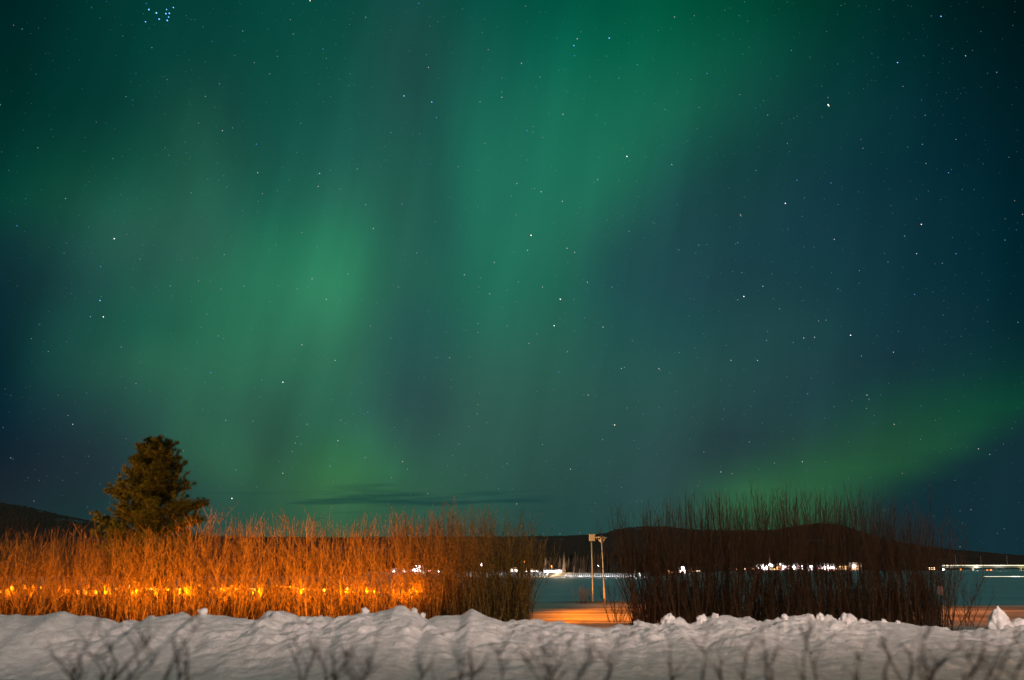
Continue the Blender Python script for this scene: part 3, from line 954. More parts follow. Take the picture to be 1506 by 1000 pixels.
# ------------------------------------------------------------------ two park posts in the gap
PD = 46.0
pb = at(872.5, 886, PD); pb.z = park_z(pb.x, pb.y)
ptop = at(870, 796, PD)
root = empty('lamp_post', pb)
tag(root, 'slim pole topped by a square box in the snowy gap', 'lamp post')
L = ptop - pb
m = MB().tube([Vector((0, 0, -0.1)), L * 0.5, L], [0.034, 0.030, 0.027], 12, True); m.build('pole', M_metal, root, True)
MB().tube([Vector((0, 0, -0.05)), L * 0.34], [0.042, 0.041], 12, True).build('sleeve', M_metal, root, True)
m = MB().box(-0.135, 0.135, -0.11, 0.11, 0, 0.275)
o = m.build('lamp_housing', M_lampbox, root); o.location = L + Vector((0.03, 0, 0.012))
bev = o.modifiers.new('bevel', 'BEVEL'); bev.width = 0.015; bev.segments = 2
m = MB().box(-0.155, 0.155, -0.13, 0.13, 0.277, 0.30)
o = m.build('housing_lid', M_lampbox, root); o.location = L + Vector((0.03, 0, 0.012))
m = MB().lathe([(0.05, -0.05), (0.065, 0.0), (0.065, 0.012)], sides=12)
o = m.build('collar', M_band, root, True); o.location = L + Vector((0.0, 0, -0.002))

pb = at(890, 887, PD - 0.6); pb.z = park_z(pb.x, pb.y)
ptop = at(885, 797.5, PD - 0.6)
root = empty('lamp_post', pb)
tag(root, 'park lamp post with a flat lid on cone-shaped struts, unlit', 'lamp post')
L = ptop - pb
MB().tube([Vector((0, 0, -0.1)), L * 0.5, L], [0.037, 0.034, 0.031], 12, True).build('pole', M_metal, root, True)
MB().tube([Vector((0, 0, -0.05)), L * 0.26], [0.056, 0.052], 12, True).build('sleeve', M_metal, root, True)
for f in (0.42, 0.56, 0.7, 0.84):
    MB().tube([L * f, L * (f + 0.012)], 0.039, 12, True).build('band', M_band, root, True)
head = MB().lathe([(0.05, 0.0), (0.085, 0.03), (0.085, 0.17), (0.06, 0.2)], sides=14).build('lamp_glass', M_glass, root, True)
head.location = L
cap = MB().lathe([(0.01, 0.192), (0.275, 0.202), (0.28, 0.216), (0.16, 0.25), (0.03, 0.285), (0.01, 0.30)], sides=24).build('lamp_shade', M_lampbox, root, True)
cap.location = L + Vector((0, 0, 0.004))
for k in range(6):
    a = k * math.pi / 3 + 0.15
    s = MB().tube([Vector((math.cos(a) * 0.055, math.sin(a) * 0.055, -0.01)), Vector((math.cos(a) * 0.25, math.sin(a) * 0.25, 0.202))], 0.011, 6, True).build('strut', M_lampbox, root)
    s.location = L

# small sign at the right end of the hedge
sb = at(1385.5, 918, 27.0); sb.z = park_z(sb.x, sb.y)
st_ = at(1382.5, 872, 27.0)
root = empty('sign', sb)
tag(root, 'small pale pink plate on a leaning stick beside the right hedge', 'sign')
L = st_ - sb
MB().tube([Vector((0, 0, -0.1)), L * 0.55 + Vector((0.03, 0, 0)), L + Vector((0, 0, 0.1))], 0.012, 8, True).build('post', M_bark_dark, root)
o = MB().box(-0.078, 0.078, -0.026, -0.014, -0.10, 0.11).build('plate', M_signred, root); o.location = L + Vector((0, 0, 0.06)); o.rotation_euler = (0, 0.12, 0)

# ------------------------------------------------------------------ dark shrubs close to the camera
FG = [
 ('leftmost dark blurred shrub close to camera, wide with many crossing twigs', 3.6,
  [[(118, 1010), (95, 985), (66, 950)], [(112, 1010), (118, 965), (137, 928)], [(165, 1010), (172, 975), (146, 930)], [(160, 1010), (198, 965), (234, 922)],
   [(150, 1010), (150, 985), (128, 955)], [(175, 1010), (205, 980), (196, 944)], [(140, 1010), (160, 985), (140, 962)], [(100, 1010), (108, 990), (86, 968)], [(180, 1010), (215, 985), (228, 962)]]),
 ('thin blurred shrub with one forked twig, right of the densest dark shrub', 3.4,
  [[(238, 1010), (258, 965), (296, 908)], [(262, 1010), (262, 975), (256, 934)], [(274, 1010), (275, 980), (276, 950)]]),
 ('blurred V-shaped shrub close to camera, below the bright end of the bulbs', 3.7,
  [[(442, 1010), (436, 975), (434, 938)], [(446, 1010), (457, 975), (462, 945)], [(482, 1010), (478, 980), (464, 952)], [(494, 1010), (492, 975), (489, 942)], [(486, 1010), (505, 980), (510, 958)]]),
 ('single slanting blurred twig shrub with a bright tip, left of picture middle', 3.2,
  [[(532, 1010), (545, 972), (560, 918)], [(525, 1010), (505, 985), (522, 962)], [(536, 1010), (540, 990), (534, 970)]]),
 ('short stubby blurred twigs close to camera at the bottom middle', 3.6,
  [[(680, 1010), (679, 985), (680, 966)], [(618, 1010), (620, 992), (617, 978)], [(640, 1010), (700, 988), (716, 975)], [(738, 1010), (736, 975), (732, 948)], [(690, 1010), (696, 990), (692, 972)]]),
 ('blurred Y-shaped shrub close to camera, below the lamp posts to their left', 3.4,
  [[(803, 1010), (803, 975), (793, 938)], [(806, 1010), (824, 975), (838, 950)], [(798, 1010), (784, 985), (772, 960)], [(812, 1010), (808, 980), (812, 952)]]),
 ('blurred shrub of two slanting parallel twigs, below and right of lamp posts', 3.3,
  [[(844, 1010), (868, 972), (876, 932)], [(884, 1010), (904, 972), (926, 934)], [(890, 1010), (900, 985), (894, 958)]]),
 ('three upright blurred twigs close to camera below the leftmost tall bush', 3.8,
  [[(1034, 1010), (1036, 975), (1034, 945)], [(1062, 1010), (1060, 985), (1062, 962)], [(990, 1010), (986, 975), (988, 942)], [(1095, 1010), (1094, 980), (1098, 955)]]),
 ('upright blurred shrub with a dark knot, below the church', 3.3,
  [[(1128, 1010), (1126, 965), (1120, 908)], [(1130, 1010), (1134, 985), (1142, 955)]]),
 ('blurred crossing twigs close to camera, in front of the largest snow lump', 3.4,
  [[(1184, 1010), (1182, 965), (1188, 912)], [(1202, 1010), (1192, 965), (1178, 918)], [(1255, 1010), (1262, 985), (1258, 962)]]),
 ('long blurred leaning twigs close to camera, below the right end of tall bushes', 3.5,
  [[(1330, 1010), (1306, 960), (1292, 918)], [(1306, 1010), (1300, 985), (1304, 955)], [(1338, 1010), (1344, 980), (1330, 950)]]),
 ('dark thick-stemmed blurred shrub close to camera, below the small pink sign', 3.2,
  [[(1364, 1010), (1358, 960), (1366, 920)], [(1362, 1010), (1384, 975), (1424, 942)], [(1366, 1010), (1374, 985), (1390, 966)], [(1360, 1010), (1350, 985), (1352, 958)]]),
 ('rightmost blurred shrub close to camera, fanned twigs at the picture edge', 3.0,
  [[(1458, 1010), (1474, 975), (1496, 940)], [(1450, 1010), (1462, 975), (1478, 948)], [(1424, 1010), (1438, 975), (1452, 952)], [(1490, 1010), (1500, 975), (1516, 950)], [(1418, 1010), (1432, 985), (1418, 962)]]),
]
for k, (lab, D, strokes) in enumerate(FG):
    rnd = random.Random(60 + k)
    cx = sum(s[0][0] for s in strokes) / len(strokes)
    c = at(cx, 1010, D); org = Vector((c.x, D, 0))
    root = empty('bare_shrub', org)
    tag(root, lab, 'shrub')
    st, tw = MB(), MB()
    for s in strokes:
        dd = D + rnd.uniform(-0.25, 0.25)
        P = [at(px, py, dd + rnd.uniform(-0.06, 0.06)) - org for px, py in s]
        foot = Vector((P[0].x * 0.35 + rnd.gauss(0, 0.03), rnd.gauss(0, 0.05), 0))
        mid = foot.lerp(P[0], 0.55) + Vector((rnd.gauss(0, 0.03), 0, 0.05))
        pts = [foot, mid, P[0]]
        for a, b in zip(P, P[1:]):
            pts += [a.lerp(b, 0.5) + Vector((rnd.gauss(0, 0.004), rnd.gauss(0, 0.01), 0)), b]
        rr = rnd.uniform(0.0027, 0.0046)
        st.tube(pts, [rr * 1.5, rr * 1.3] + [rr * (1.1 - 0.75 * i / (len(pts) - 3)) for i in range(len(pts) - 2)], 6)
        for t in range(5):
            i = rnd.randrange(2, len(pts) - 1)
            q = pts[i].lerp(pts[i + 1], rnd.random())
            twig(tw, q, (rnd.choice((-1, 1)) * rnd.uniform(0.3, 0.9), rnd.gauss(0, 0.4), rnd.uniform(0.4, 1.2)), rnd.uniform(0.04, 0.13), rnd.uniform(0.002, 0.0035), rnd, 3)
    mesh_obj('stem_cluster', st.v, st.f, M_bark_dark, root, True)
    mesh_obj('twig_crown', tw.v, tw.f, M_bark_dark, root)

# ------------------------------------------------------------------ far shore: village, trees, lamps, bridge
SHZ = -4.35


def shore_D(px, extra=20):
    d = ray(px, 840); h = math.hypot(d.x, d.y)
    return (interp(SHORE, px) + extra) * d.y / h


def house(px0, px1, py_eave, py_ridge, wall, roof, label, win='warm', nwin=3, rows=1, light=None, extra=45, name='house', cat='house', base_z=SHZ, depth=9, group=None, lcol=(1, .85, .75)):
    D = shore_D((px0 + px1) / 2, extra)
    a, b = at(px0, 840, D), at(px1, 840, D)
    xm, hw = (a.x + b.x) / 2, (b.x - a.x) / 2
    ze = at(px0, py_eave, D).z - base_z
    zr = at(px0, py_ridge, D).z - base_z
    root = empty(name, (xm, D, base_z))
    tag(root, label, cat, group)
    MB().box(-hw, hw, 0, depth, -0.4, ze).build('wall', wall, root)
    r = MB()
    o_ = 0.4
    A = [(-hw - o_, -o_, ze + .02), (hw + o_, -o_, ze + .02), (hw + o_, depth + o_, ze + .02), (-hw - o_, depth + o_, ze + .02), (-hw - o_, depth / 2, zr), (hw + o_, depth / 2, zr)]
    for fc in ((0, 1, 5, 4), (2, 3, 4, 5), (1, 2, 5), (3, 0, 4), (3, 2, 1, 0)):
        r.poly([A[i] for i in fc])
    r.build('roof', roof, root)
    ww = 2 * hw / nwin
    for row in range(rows):
        zc = ze * (row + 0.55) / rows
        for k in range(nwin):
            xc = -hw + ww * (k + 0.5)
            sx, sz = min(ww * 0.30, 1.0), min(ze / rows * 0.26, 0.9)
            MB().box(xc - sx, xc + sx, -0.06, 0.04, zc - sz, zc + sz).build('window', M_win_white if win == 'white' else M_win_warm, root)
    if light:
        lamp('yard_light', (hw * light[1], -light[2], ze * 1.1), light[0], lcol, 0.3, parent=root)
    return root


# near left group of the village, behind the amber hedge
house(574, 591, 840, 836, M_red_wall, M_roofsnow, 'red house with white lit windows, leftmost of the village behind hedge', 'white', 3, 1, (2500, 0, 5), 30)
house(593, 606, 839, 835, M_red_wall, M_roofsnow, 'red house glowing pink between two others behind the amber hedge', 'white', 2, 1, (2500, 0, 5), 30)
house(607, 622, 837, 832, M_white_wall, M_roofsnow, 'brilliantly lit white house behind the amber hedge', 'white', 3, 1, (6000, 0, 5), 30)
house(636, 654, 842, 838, M_pink_wall, M_roofsnow, 'low pinkish lit shed right of the brilliantly lit white house', 'white', 4, 1, (2500, 0, 5), 30)
house(747, 761, 837.5, 834.5, M_white_wall, M_dark_roof, 'short bright white building seen at the end bush, orange roof edge', 'warm', 3, 1, (9000, 0, 6), 50)
house(773, 792, 839, 836.5, M_white_wall, M_dark_roof, 'low bright white hall with dark roof, between two other white halls', 'white', 5, 1, (12000, 0, 7), 50, name='hall', cat='hall')
house(800, 829, 838.5, 836, M_white_wall, M_dark_roof, 'longest low bright white hall, left of the lamp posts', 'white', 8, 1, (20000, 0, 8), 50, name='hall', cat='hall')

# right group beyond the lake
house(980, 990, 838, 835, M_yellow_wall, M_dark_roof, 'small house with dim orange windows seen through leftmost tall bush', 'warm', 2, 1, (1500, 0, 6), 30, lcol=(1, .5, .25))
house(1000, 1008, 838, 834, M_white_wall, M_roofsnow, 'small white house with a bright lamp seen through leftmost tall bush', 'white', 2, 1, (9000, 0, 5), 30)
house(1017, 1031, 838.5, 834, M_white_wall, M_dark_roof, 'pale house with one bright side behind the tall bush', 'warm', 3, 1, (6000, -0.8, 5), 30, lcol=(1, .8, .55))
house(1066, 1113, 835, 829.5, M_red_wall, M_dark_roof, 'long dim dark red barn left of the bright white church', 'warm', 4, 1, (1500, 0.9, 6), 40, name='barn', cat='barn', depth=14)
house(1114, 1126, 834, 829.5, M_white_wall, M_roofsnow, 'overexposed white house touching the left of church', 'white', 3, 1, (16000, 0, 6), 40)
house(1139, 1147, 833.5, 830, M_yellow_wall, M_roofsnow, 'warm lit ochre house touching the right of church', 'warm', 2, 2, (9000, 0, 6), 40, lcol=(1, .7, .45))
house(1150, 1186, 831, 827.5, M_red_wall, M_roofsnow, 'long two-storey red building with pale lit eaves right of church', 'white', 9, 2, (9000, -0.3, 8), 40, name='apartment_block', cat='apartment block', depth=14)
house(1190, 1197, 834, 828, M_white_wall, M_dark_roof, 'narrow house with one bluish white bright lamp', 'white', 1, 2, (5000, 0, 5), 40, lcol=(.85, .88, 1))
house(1204, 1232, 832.5, 828.5, M_pink_wall, M_roofsnow, 'wide overexposed pinkish building right of the narrow house', 'white', 7, 1, (26000, 0, 8), 40, name='shop_building', cat='shop', depth=14)
house(1233, 1247, 832, 827.5, M_yellow_wall, M_dark_roof, 'dim olive yellow house right of the wide pinkish building', 'warm', 3, 2, (1500, 0, 6), 40, lcol=(1, .8, .4))
house(1250, 1268, 831.5, 827, M_pink_wall, M_roofsnow, 'orange and white lit house, last of the bright row', 'warm', 5, 2, (9000, 0, 6), 40, lcol=(1, .65, .4))
house(1366, 1376, 834, 831, M_yellow_wall, M_dark_roof, 'small yellow windowed house behind the right end of the bushes', 'warm', 3, 2, None, 40)

# church with steeple
D = shore_D(1132, 45)
a, b = at(1127, 840, D), at(1138, 840, D)
root = empty('church', ((a.x + b.x) / 2, D, SHZ))
tag(root, 'floodlit white church with thin dark steeple beyond the lake', 'church')
hw = (b.x - a.x) / 2
zt = at(1132, 828, D).z - SHZ; zs = at(1132, 814.5, D).z - SHZ
MB().box(-hw, hw, 0, 16, -0.4, zt * 0.62).build('wall', M_white_wall, root)
r = MB(); e = zt * 0.62 + .02
A = [(-hw - .4, -.4, e), (hw + .4, -.4, e), (hw + .4, 16.4, e), (-hw - .4, 16.4, e), (0, -.4, zt * 0.9), (0, 16.4, zt * 0.9)]
for fc in ((0, 4, 5, 3), (1, 2, 5, 4), (0, 1, 4), (2, 3, 5), (3, 2, 1, 0)):
    r.poly([A[i] for i in fc])
r.build('roof', M_roofsnow, root)
MB().box(-2.0, 1.6, -3.0, -0.05, -0.4, zt).build('tower', M_white_wall, root)
MB().lathe([(2.0, zt + .02), (1.3, zt + 1.2), (0.45, zt + 2.6), (0.32, zs - 2), (0.1, zs)], -0.2, -1.5, 8).build('spire', M_pine_bark, root)
for k in (-1, 0, 1):
    MB().box(-0.2 + k * 1.0 - .25, -0.2 + k * 1.0 + .25, -3.08, -2.95, zt * .45, zt * .7).build('window', M_win_white, root)
lamp('floodlight', (0, -9, 1.5), 24000, (1, .9, .86), 0.4, parent=root)

# tall street lamp on the near left shore
def street_lamp(px, py, head_r, mat, label, extra=8, power=None, col=(1, .93, .92), group=None, base_z=SHZ - 0.3, D=None):
    D = D or shore_D(px, extra)
    p = at(px, py, D)
    root = empty('street_lamp', (p.x, D, base_z))
    tag(root, label, 'street lamp', group)
    h = p.z - base_z
    MB().tube([(0, 0, -0.2), (0, 0, h - head_r)], [0.16, 0.11], 8, True).build('pole', M_metal, root)
    MB().lathe([(head_r * .3, h - head_r), (head_r, h - head_r * .5), (head_r, h + head_r * .5), (head_r * .3, h + head_r)], sides=10).build('lamp_head', mat, root, True)
    if power:
        lamp('lamp_light', (0, -head_r * 2 - 0.2, h - head_r), power, col, 0.3, parent=root)
    return root


street_lamp(708, 830.5, 0.95, M_lamp_white, 'tall street lamp with brilliant white head behind the dark end bush', 8, 7000)
for px, py, lab in ((663, 823.5, 'small orange lamp high among trees left of the tall white lamp'), (771, 826, 'small orange lamp in the wood above the middle white hall'),
                    (811, 832.5, 'small orange lamp above the longest white hall')):
    street_lamp(px, py, 0.42, M_lamp_amber, lab, 70, 500, (1, .4, .1))
street_lamp(1004, 836, 1.6, M_lamp_white, 'white lamp in front of the small house behind leftmost tall bush', 20)
street_lamp(1193, 833, 1.6, M_lamp_white, 'bluish white lamp in front of the narrow house', 25)
street_lamp(1287, 832.5, 0.9, M_lamp_white, 'lone small lamp right of the bright village row', 30)
street_lamp(1388, 838.5, 1.9, M_lamp_white, 'white lamp on the shore under the left end of the bridge', 4)
street_lamp(880, 832, 0.3, M_lamp_white, 'faint small lamp between the tree trunks behind the lamp posts', 60)
street_lamp(614, 834.5, 1.7, M_lamp_white, 'dazzling white lamp in front of the brightest house behind the amber hedge', 22)
street_lamp(609, 839.5, 1.3, M_lamp_white, 'lower of the two dazzling lamps by the brightest house behind hedge', 20)
for px, py, r_, ex, lab in ((1120.5, 833, 2.3, 25, 'dazzling white lamp before the overexposed white house left of church'), (1133, 831, 2.6, 22, 'dazzling white lamp in front of the church tower'),
                            (1128, 835.5, 1.7, 20, 'small white lamp at the foot of the church'), (1154, 834.5, 1.7, 25, 'white lamp at the left end of the long red building'),
                            (1167, 834, 1.9, 25, 'white lamp at the middle of the long red building'), (1213, 835, 2.2, 25, 'white lamp before the left part of wide pinkish building'),
                            (1224, 835, 2.3, 25, 'white lamp before the right part of wide pinkish building'), (1256, 833, 1.8, 25, 'white lamp before the orange and white lit house')):
    street_lamp(px, py, r_, M_lamp_white, lab, ex)
for px, py, r_, lab in ((579, 841, .6, 'white lamp before the red house with white windows'), (590, 840.5, .55, 'white lamp between the two red houses behind the amber hedge'), (645, 841, .55, 'white lamp before the low pinkish shed')):
    street_lamp(px, py, r_, M_lamp_white, lab, 24)
street_lamp(600, 834.5, .35, M_lamp_white, 'small lamp above the glowing red house', 40)
street_lamp(632, 839.5, .55, M_lamp_white, 'white lamp between the bright house and the pinkish shed', 30)

# row of low lamps along the near shore road
n = 0
px = 585.0
while px < 768:
    D = shore_D(px, 6)
    p = at(px, 846.6, D)
    root = empty('bollard_lamp', (p.x, D, -5.0))
    tag(root, 'low white lamp in the row along the shore road', 'bollard lamp', 'low lamps along the shore road')
    h = p.z + 5.0
    MB().tube([(0, 0, -0.2), (0, 0, h - 0.25)], 0.12, 6, True).build('post', M_metal, root)
    w_ = rng.uniform(0.5, 0.95)
    MB().lathe([(w_ * .6, h - .25), (w_, h - .1), (w_, h + .15), (w_ * .5, h + .3)], sides=8).build('lamp_head', M_lamp_low, root, True)
    if n % 4 == 0:
        lamp('lamp_light', (0, -0.9, h + 0.6), 900, (1, .93, .9), 0.3, parent=root)
    px += rng.choice((4.2, 4.6, 5.0, 5.6, 7.5)); n += 1

# snowy road embankment along the near shore, lit by the lamps of the road
ev, ef = [], []
for i, px in enumerate(np.arange(540, 960, 3.0)):
    for j, (ex, z) in enumerate(((0, -5.2), (3, -4.5), (7, -4.25), (16, -4.2), (20, -2.6), (27, -2.4))):
        D = shore_D(px, ex - 1)
        d = ray(px, 840)
        ev.append((d.x / d.y * D, D, z + rng.uniform(-.12, .12)))
    if i:
        for j in range(5):
            a = (i - 1) * 6 + j
            ef.append((a, a + 6, a + 7, a + 1))
o = mesh_obj('road_embankment', ev, ef, M_roofsnow, smooth=True); o['kind'] = 'structure'
for px in range(776, 946, 13):
    D = shore_D(px, 9)
    p = at(px, 845, D)
    lamp('road_light', (p.x, D, -2.6), 1100 if px > 838 else 500, (1, .93, .9), 0.3)

# shore trees: trunks dark against the lit embankment
def far_tree(px, D, H, base_z, rnd, label, group, mat, kind='birch'):
    p = at(px, 845, D)
    m = MB()
    m.tube([(0, 0, -0.3), (rnd.gauss(0, .1), 0, H * .5), (rnd.gauss(0, .25), 0, H)], [0.17, 0.12, 0.03], 6)
    for k in range(26):
        z = H * rnd.uniform(0.28, 0.97)
        a = rnd.uniform(0, 6.28)
        twig(m, (0, 0, z), (math.cos(a) * .6, math.sin(a) * .6, 1.0), (H - z) * rnd.uniform(.4, .7) + .8, 0.06, rnd, 3, 0.3, 0.1)
    o = m.build('birch_tree', mat)
    o.location = (p.x, D, base_z)
    tag(o, label, 'tree', group)


rnd = random.Random(77)
px = 842.0
while px < 935:
    far_tree(px, shore_D(px, rnd.uniform(2, 7)), rnd.uniform(8, 13), -4.7, rnd, 'slender bare tree in the shore row behind the lamp posts', 'bare trees along the lit shore', M_far_bark)
    px += rnd.uniform(1.6, 3.8)
far_tree(834, shore_D(834, -6), 6.5, -5.0, rnd, 'lone dark bare tree on the ice edge right of the longest hall', None, M_far_bark)

# conifer wood behind the halls: one mass
m = MB()
for k in range(1500):
    px = rnd.uniform(540, 1000)
    D = shore_D(px, rnd.uniform(75, 330))
    d = ray(px, 840)
    H = rnd.uniform(9, 16)
    ex = (D - shore_D(px, 75)) / 260
    z0 = -4.6 + max(0, ex) * 2.0
    x = d.x / d.y * D
    n = len(m.v)
    lev = [(0.9, .0), (1.9, .14), (1.1, .38), (1.45, .36), (0.7, .62), (0.95, .60), (0.05, 1.0)]
    for r_, f in lev:
        for q in range(6):
            a = q * math.pi / 3 + k
            rr = r_ * rnd.uniform(.75, 1.2)
            m.v.append((x + rr * math.cos(a), D + rr * math.sin(a), z0 + H * f))
    for i in range(len(lev) - 1):
        for q in range(6):
            a_, b_ = n + i * 6, n + (i + 1) * 6
            m.f.append((a_ + q, a_ + (q + 1) % 6, b_ + (q + 1) % 6, b_ + q))
o = m.build('far_wood', M_far_needle)
tag(o, 'dark conifer wood behind the bright white halls', 'wood', kind='stuff')
lamp('wood_light', (at(830, 840, 640).x, 640, 6), 22000, (1, .55, .2), 1.0)
lamp('wood_light', (at(770, 840, 745).x, 745, 6), 22000, (1, .55, .2), 1.0)

# bridge at the right
BD = 1380.0
def bx(px): return at(px, 840, BD).x
zd = at(1450, 832.0, BD).z
root = empty('bridge', (bx(1450), BD, LAKE_Z))
tag(root, 'long concrete bridge with a bright line of light along deck', 'bridge')
ox = bx(1450); h = zd - LAKE_Z
x0, x1 = bx(1386) - ox, bx(1720) - ox
MB().box(x0, x1, 0, 9, h - 3.0, h - 0.35).build('deck', M_conc, root)
MB().box(x0, x1, -0.25, -0.05, h - 0.1, h + 0.9).build('light_trail', M_trail_glow, root)  # car light trail on the deck, built as a static glowing strip
for px in (1432, 1503, 1575, 1650):
    MB().box(bx(px) - ox - 1.1, bx(px) - ox + 1.1, 1.5, 7.5, -1, h - 3.02).build('pier', M_conc, root)
for px in (1411, 1448, 1487, 1530):
    pl = MB().tube([(bx(px) - ox, 8, h - 0.3), (bx(px) - ox, 8, h + 14)], [0.22, 0.15], 6, True).build('lamp_pole', M_metal, root)
lamp('bridge_lamp', (bx(1436) - ox, -3, 3.0), 3000, (1, .95, .7), 0.4, parent=root)
lamp('bridge_lamp', (bx(1503) - ox, -4, 3.0), 900, (1, .8, .3), 0.4, parent=root)
for px in (1395, 1470):
    lamp('bridge_lamp', (bx(px) - ox, -7, h + 2), 2600, (1, .9, .7), 0.4, parent=root)
for px, py, lab in ((1452, 839, 'orange lamp under the bridge, left one of a pair'), (1457.5, 838.5, 'orange lamp under the bridge, right one of a pair'), (1413, 837.5, 'dim orange lamp left of the first bridge pier')):
    street_lamp(px, py, 1.3, M_lamp_amber, lab, D=BD + 120)
root = empty('light_trail', at(1500, 848, 640))  # car light trail on the ice, built as a static glowing bar
tag(root, 'thin white car light trail low on the ice below bridge', 'light strip')
xa, xb = at(1447, 848, 640).x - root.location.x, at(1640, 848, 640).x - root.location.x
MB().box(xa, xb, -0.2, 0.2, -0.55, -0.25).build('trail_base', M_conc, root)
MB().box(xa, xb, -0.22, 0.18, -0.24, 0.22).build('trail_bar', M_trail_glow, root)
lamp('trail_light', (at(1495, 848, 638).x - root.location.x, -2.5, 1.0), 700, (1, .9, .8), 0.3, parent=root)

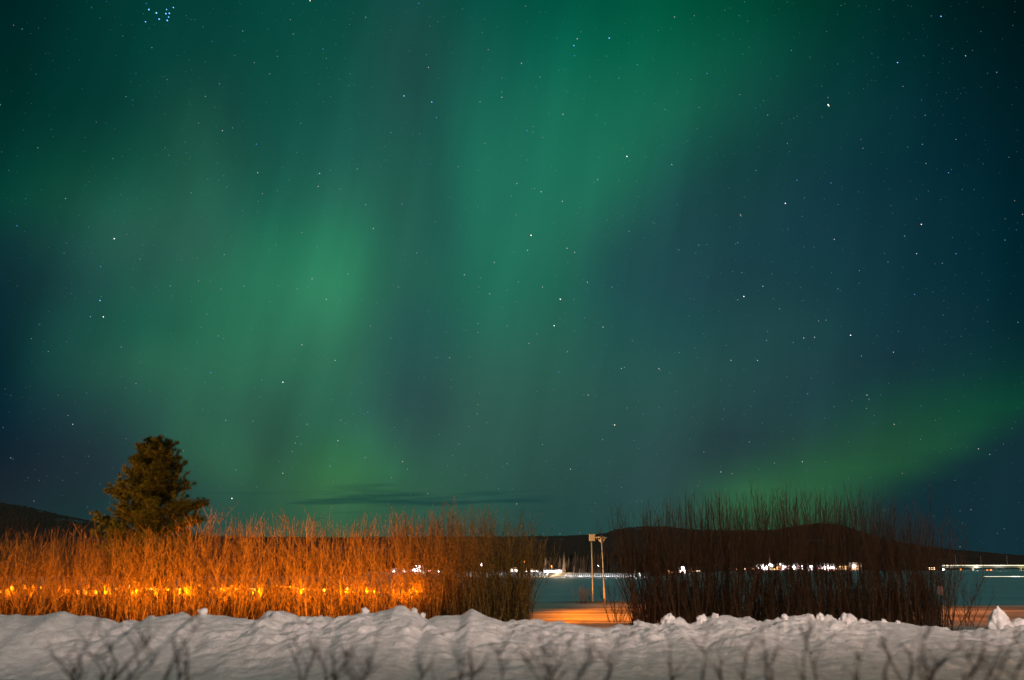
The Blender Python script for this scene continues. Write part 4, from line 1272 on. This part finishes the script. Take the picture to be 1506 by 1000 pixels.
# ------------------------------------------------------------------ the brighter stars, far beyond everything
b, w, o_ = 'b', 'w', 'o'
STARS = [(219,14,b,1),(230,19,b,1.2),(244,20,b,.9),(249,19.5,b,.9),(234,28,b,.9),(246,30,b,1),(248,25,b,.6),(211,20,b,.4),(214,32,b,.6),(255,11,b,.6),(215,5,b,.5),(245,14,b,.6),
 (20,37,o_,.5),(53,109,b,.5),(147,26,b,.4),(157,2,b,.4),(312,61,b,.6),(374,92,w,.6),(427,29,w,.6),(431,50,w,.6),(456,1,o_,1),(475,72,b,.7),(408,83,w,.5),(494,65,b,.4),(480,86,w,.4),(514,36,b,.6),(486,142,b,.6),
 (195,147,b,.6),(185,142,w,.4),(200,108,b,.5),(278,88,b,.4),(302,91,b,.5),(323,123,w,.5),(327,192,w,.7),(342,188,b,.7),(318,186,b,.5),(292,181,w,.4),(377,212,b,.8),(379,254,w,.9),(470,255,w,.9),(468,274,w,.7),
 (444,342,w,.6),(379,311,b,.6),(168,351,w,1),(166,233,w,.4),(25,332,b,.8),(148,392,b,.8),(147,442,b,1.1),(152,466,w,1),(105,432,b,.4),(386,285,w,.5),(274,225,b,.5),(206,381,w,.5),
 (292,413,w,.6),(325,425,w,.6),(281,443,b,.5),(459,410,w,.7),(437,425,w,.6),(480,440,w,.7),(444,507,w,.8),(493,530,w,.7),(310,548,b,.9),(325,571,b,.5),(329,498,o_,.5),(416,562,w,1),(438,554,b,.5),(200,564,w,.6),
 (107,624,w,.8),(100,611,w,.4),(46,498,w,.4),(71,517,w,.5),(437,642,w,.5),(443,653,w,.4),(416,696,w,.8),(497,648,w,.9),(341,733,w,1.1),(270,663,o_,.6),(50,737,w,.4),(232,657,o_,1),(347,691,w,.4),(430,664,w,.4),(501,618,w,.5),
 (616,5,b,.8),(773,9,w,.6),(652,24,b,.5),(632,24,b,.5),(731,39,b,.5),(849,57,w,.9),(844,67,b,1),(845,82,b,.8),(896,56,b,1.3),(910,115,b,.9),(767,93,w,.8),(630,99,o_,.9),(718,73,w,.6),(594,141,b,1.2),(635,150,b,1),
 (642,173,b,.8),(575,195,b,.7),(607,198,b,.5),(521,125,b,.6),(738,135,w,.6),(738,143,w,.7),(847,139,b,.6),(828,168,w,.9),(775,192,b,.9),(784,186,w,.5),(784,194,w,.5),(713,211,o_,.6),(798,202,w,.5),(922,230,w,1.2),
 (978,161,b,.7),(988,242,w,.7),(879,264,o_,.7),(674,245,w,.6),(633,241,b,.6),(661,290,b,.6),(591,300,b,.8),(549,336,w,.7),(760,270,w,.7),(752,288,o_,.6),(786,277,o_,.6),(796,282,w,.9),(807,293,b,.6),(827,296,w,.8),
 (759,316,o_,.6),(781,346,o_,1.6),(776,368,w,.8),(834,365,w,.9),(845,371,w,.7),(727,386,w,.7),(947,350,b,.6),(992,25,o_,.9),(613,372,w,.5),(1021,23,w,.5),
 (683,404,w,.7),(704,422,w,.5),(720,432,o_,.8),(586,422,w,.6),(824,440,w,1.2),(864,415,w,.7),(798,422,w,.7),(815,479,w,1),(887,481,w,.8),(661,526,o_,.7),(778,505,o_,.7),(703,489,w,.5),(746,479,w,.5),(545,479,w,.6),
 (822,547,b,.7),(914,542,w,.7),(969,542,w,.9),(971,544,w,.6),(941,556,b,.6),(898,565,b,.5),(999,518,o_,.6),(865,581,w,.7),(904,625,o_,1),(703,595,o_,.6),(541,606,b,.7),(592,679,o_,.9),(599,690,w,.6),(746,682,w,.6),
 (839,690,w,.7),(760,741,o_,.7),(930,501,o_,.5),(675,653,w,.4),(530,602,b,.5),(1218,154,o_,1.7),(1219,155.6,o_,1.0),(1384,24,b,1),(1320,92,b,1.1),(1420,82,w,.7),(1395,254,b,.9),(1155,299,w,1),(1172,265,b,.8),(1222,269,b,.8),
 (1089,316,o_,.9),(1085,357,b,.9),(1158,211,w,.6),(1040,108,b,.8),(1102,69,b,.6),(1164,74,b,.7),(1232,94,b,.6),(1088,139,w,.5),(1111,159,b,.6),(1118,155,b,.5),(1129,169,w,.6),(1348,373,w,.9),(1406,373,b,.9),(1355,330,o_,1),
 (1478,353,b,.7),(1495,338,b,.5),(1264,398,b,.7),(1227,352,w,.8),(1269,218,w,.6),(1406,205,w,.6),(1314,0,b,.6),(1328,127,w,.5),(1492,295,o_,.5),(1028,158,w,.5),(1094,436,w,1),(1122,421,w,.8),(1091,401,o_,.6),(1223,401,b,.6),
 (1182,497,w,.9),(1198,496,w,.8),(1251,493,w,1),(1290,494,b,.6),(1204,472,w,.6),(1075,530,w,.8),(1114,530,w,.9),(1094,544,b,.6),(1073,567,b,.6),(1345,433,b,.7),(1372,429,b,.5),(1314,518,w,.7),(1275,581,w,.8),(1278,587,w,.6),
 (1163,610,b,.6),(1213,615,b,.6),(1315,624,o_,.8),(1180,679,w,.8),(1439,660,o_,.8),(1035,665,o_,.6),(1060,694,w,.7),(1015,645,b,.5),(1327,696,o_,.6),(1497,474,w,.6),(1015,439,b,.6),(1412,804,w,.5)]
SD = 12000.0
cols = {'b': (0.16, 0.45, 1.0), 'w': (0.95, 0.95, 1.0), 'o': (1.0, 0.72, 0.58)}
M_star = {}
for c in cols:
    for lv in (0, 1, 2):
        M_star[c, lv] = material('starlight', cols[c], 1.0, emit=(cols[c], (0.38, 0.8, 2.4)[lv], True))
keys = list(M_star)
sv, sf, sm = [], [], []
for px, py, c, s in STARS:
    p = ray(px, py).normalized() * SD + Vector((0, 0, CAM_Z))
    r = SD * 0.00038 * (0.62 + 0.62 * s) * (1.35 if px < 260 and py < 35 and px > 212 else 1.0)
    fwd = p.normalized()
    right = fwd.cross(Vector((0, 0, 1))).normalized()
    up = right.cross(fwd)
    ax = (right * 0.72 - up * 0.69)
    ay = fwd.cross(ax)
    n = len(sv)
    for k in range(6):
        dv = (ax, -ax, ay, -ay, fwd, -fwd)[k] * r * (1.25 if k < 2 else 0.95)
        sv.append(tuple(p + dv))
    for fc in ((0, 2, 4), (2, 1, 4), (1, 3, 4), (3, 0, 4), (2, 0, 5), (1, 2, 5), (3, 1, 5), (0, 3, 5)):
        sf.append(tuple(n + q for q in fc))
        sm.append(keys.index((c, 2 if (212 < px < 260 and py < 35 and s > .55) else 0 if s < .62 else (1 if s < .92 else 2))))
o = mesh_obj('stars', sv, sf, M_star[keys[0]])
for k in keys[1:]:
    o.data.materials.append(M_star[k])
o.data.polygons.foreach_set('material_index', sm)
tag(o, 'stars scattered over the night sky', 'stars', kind='stuff')
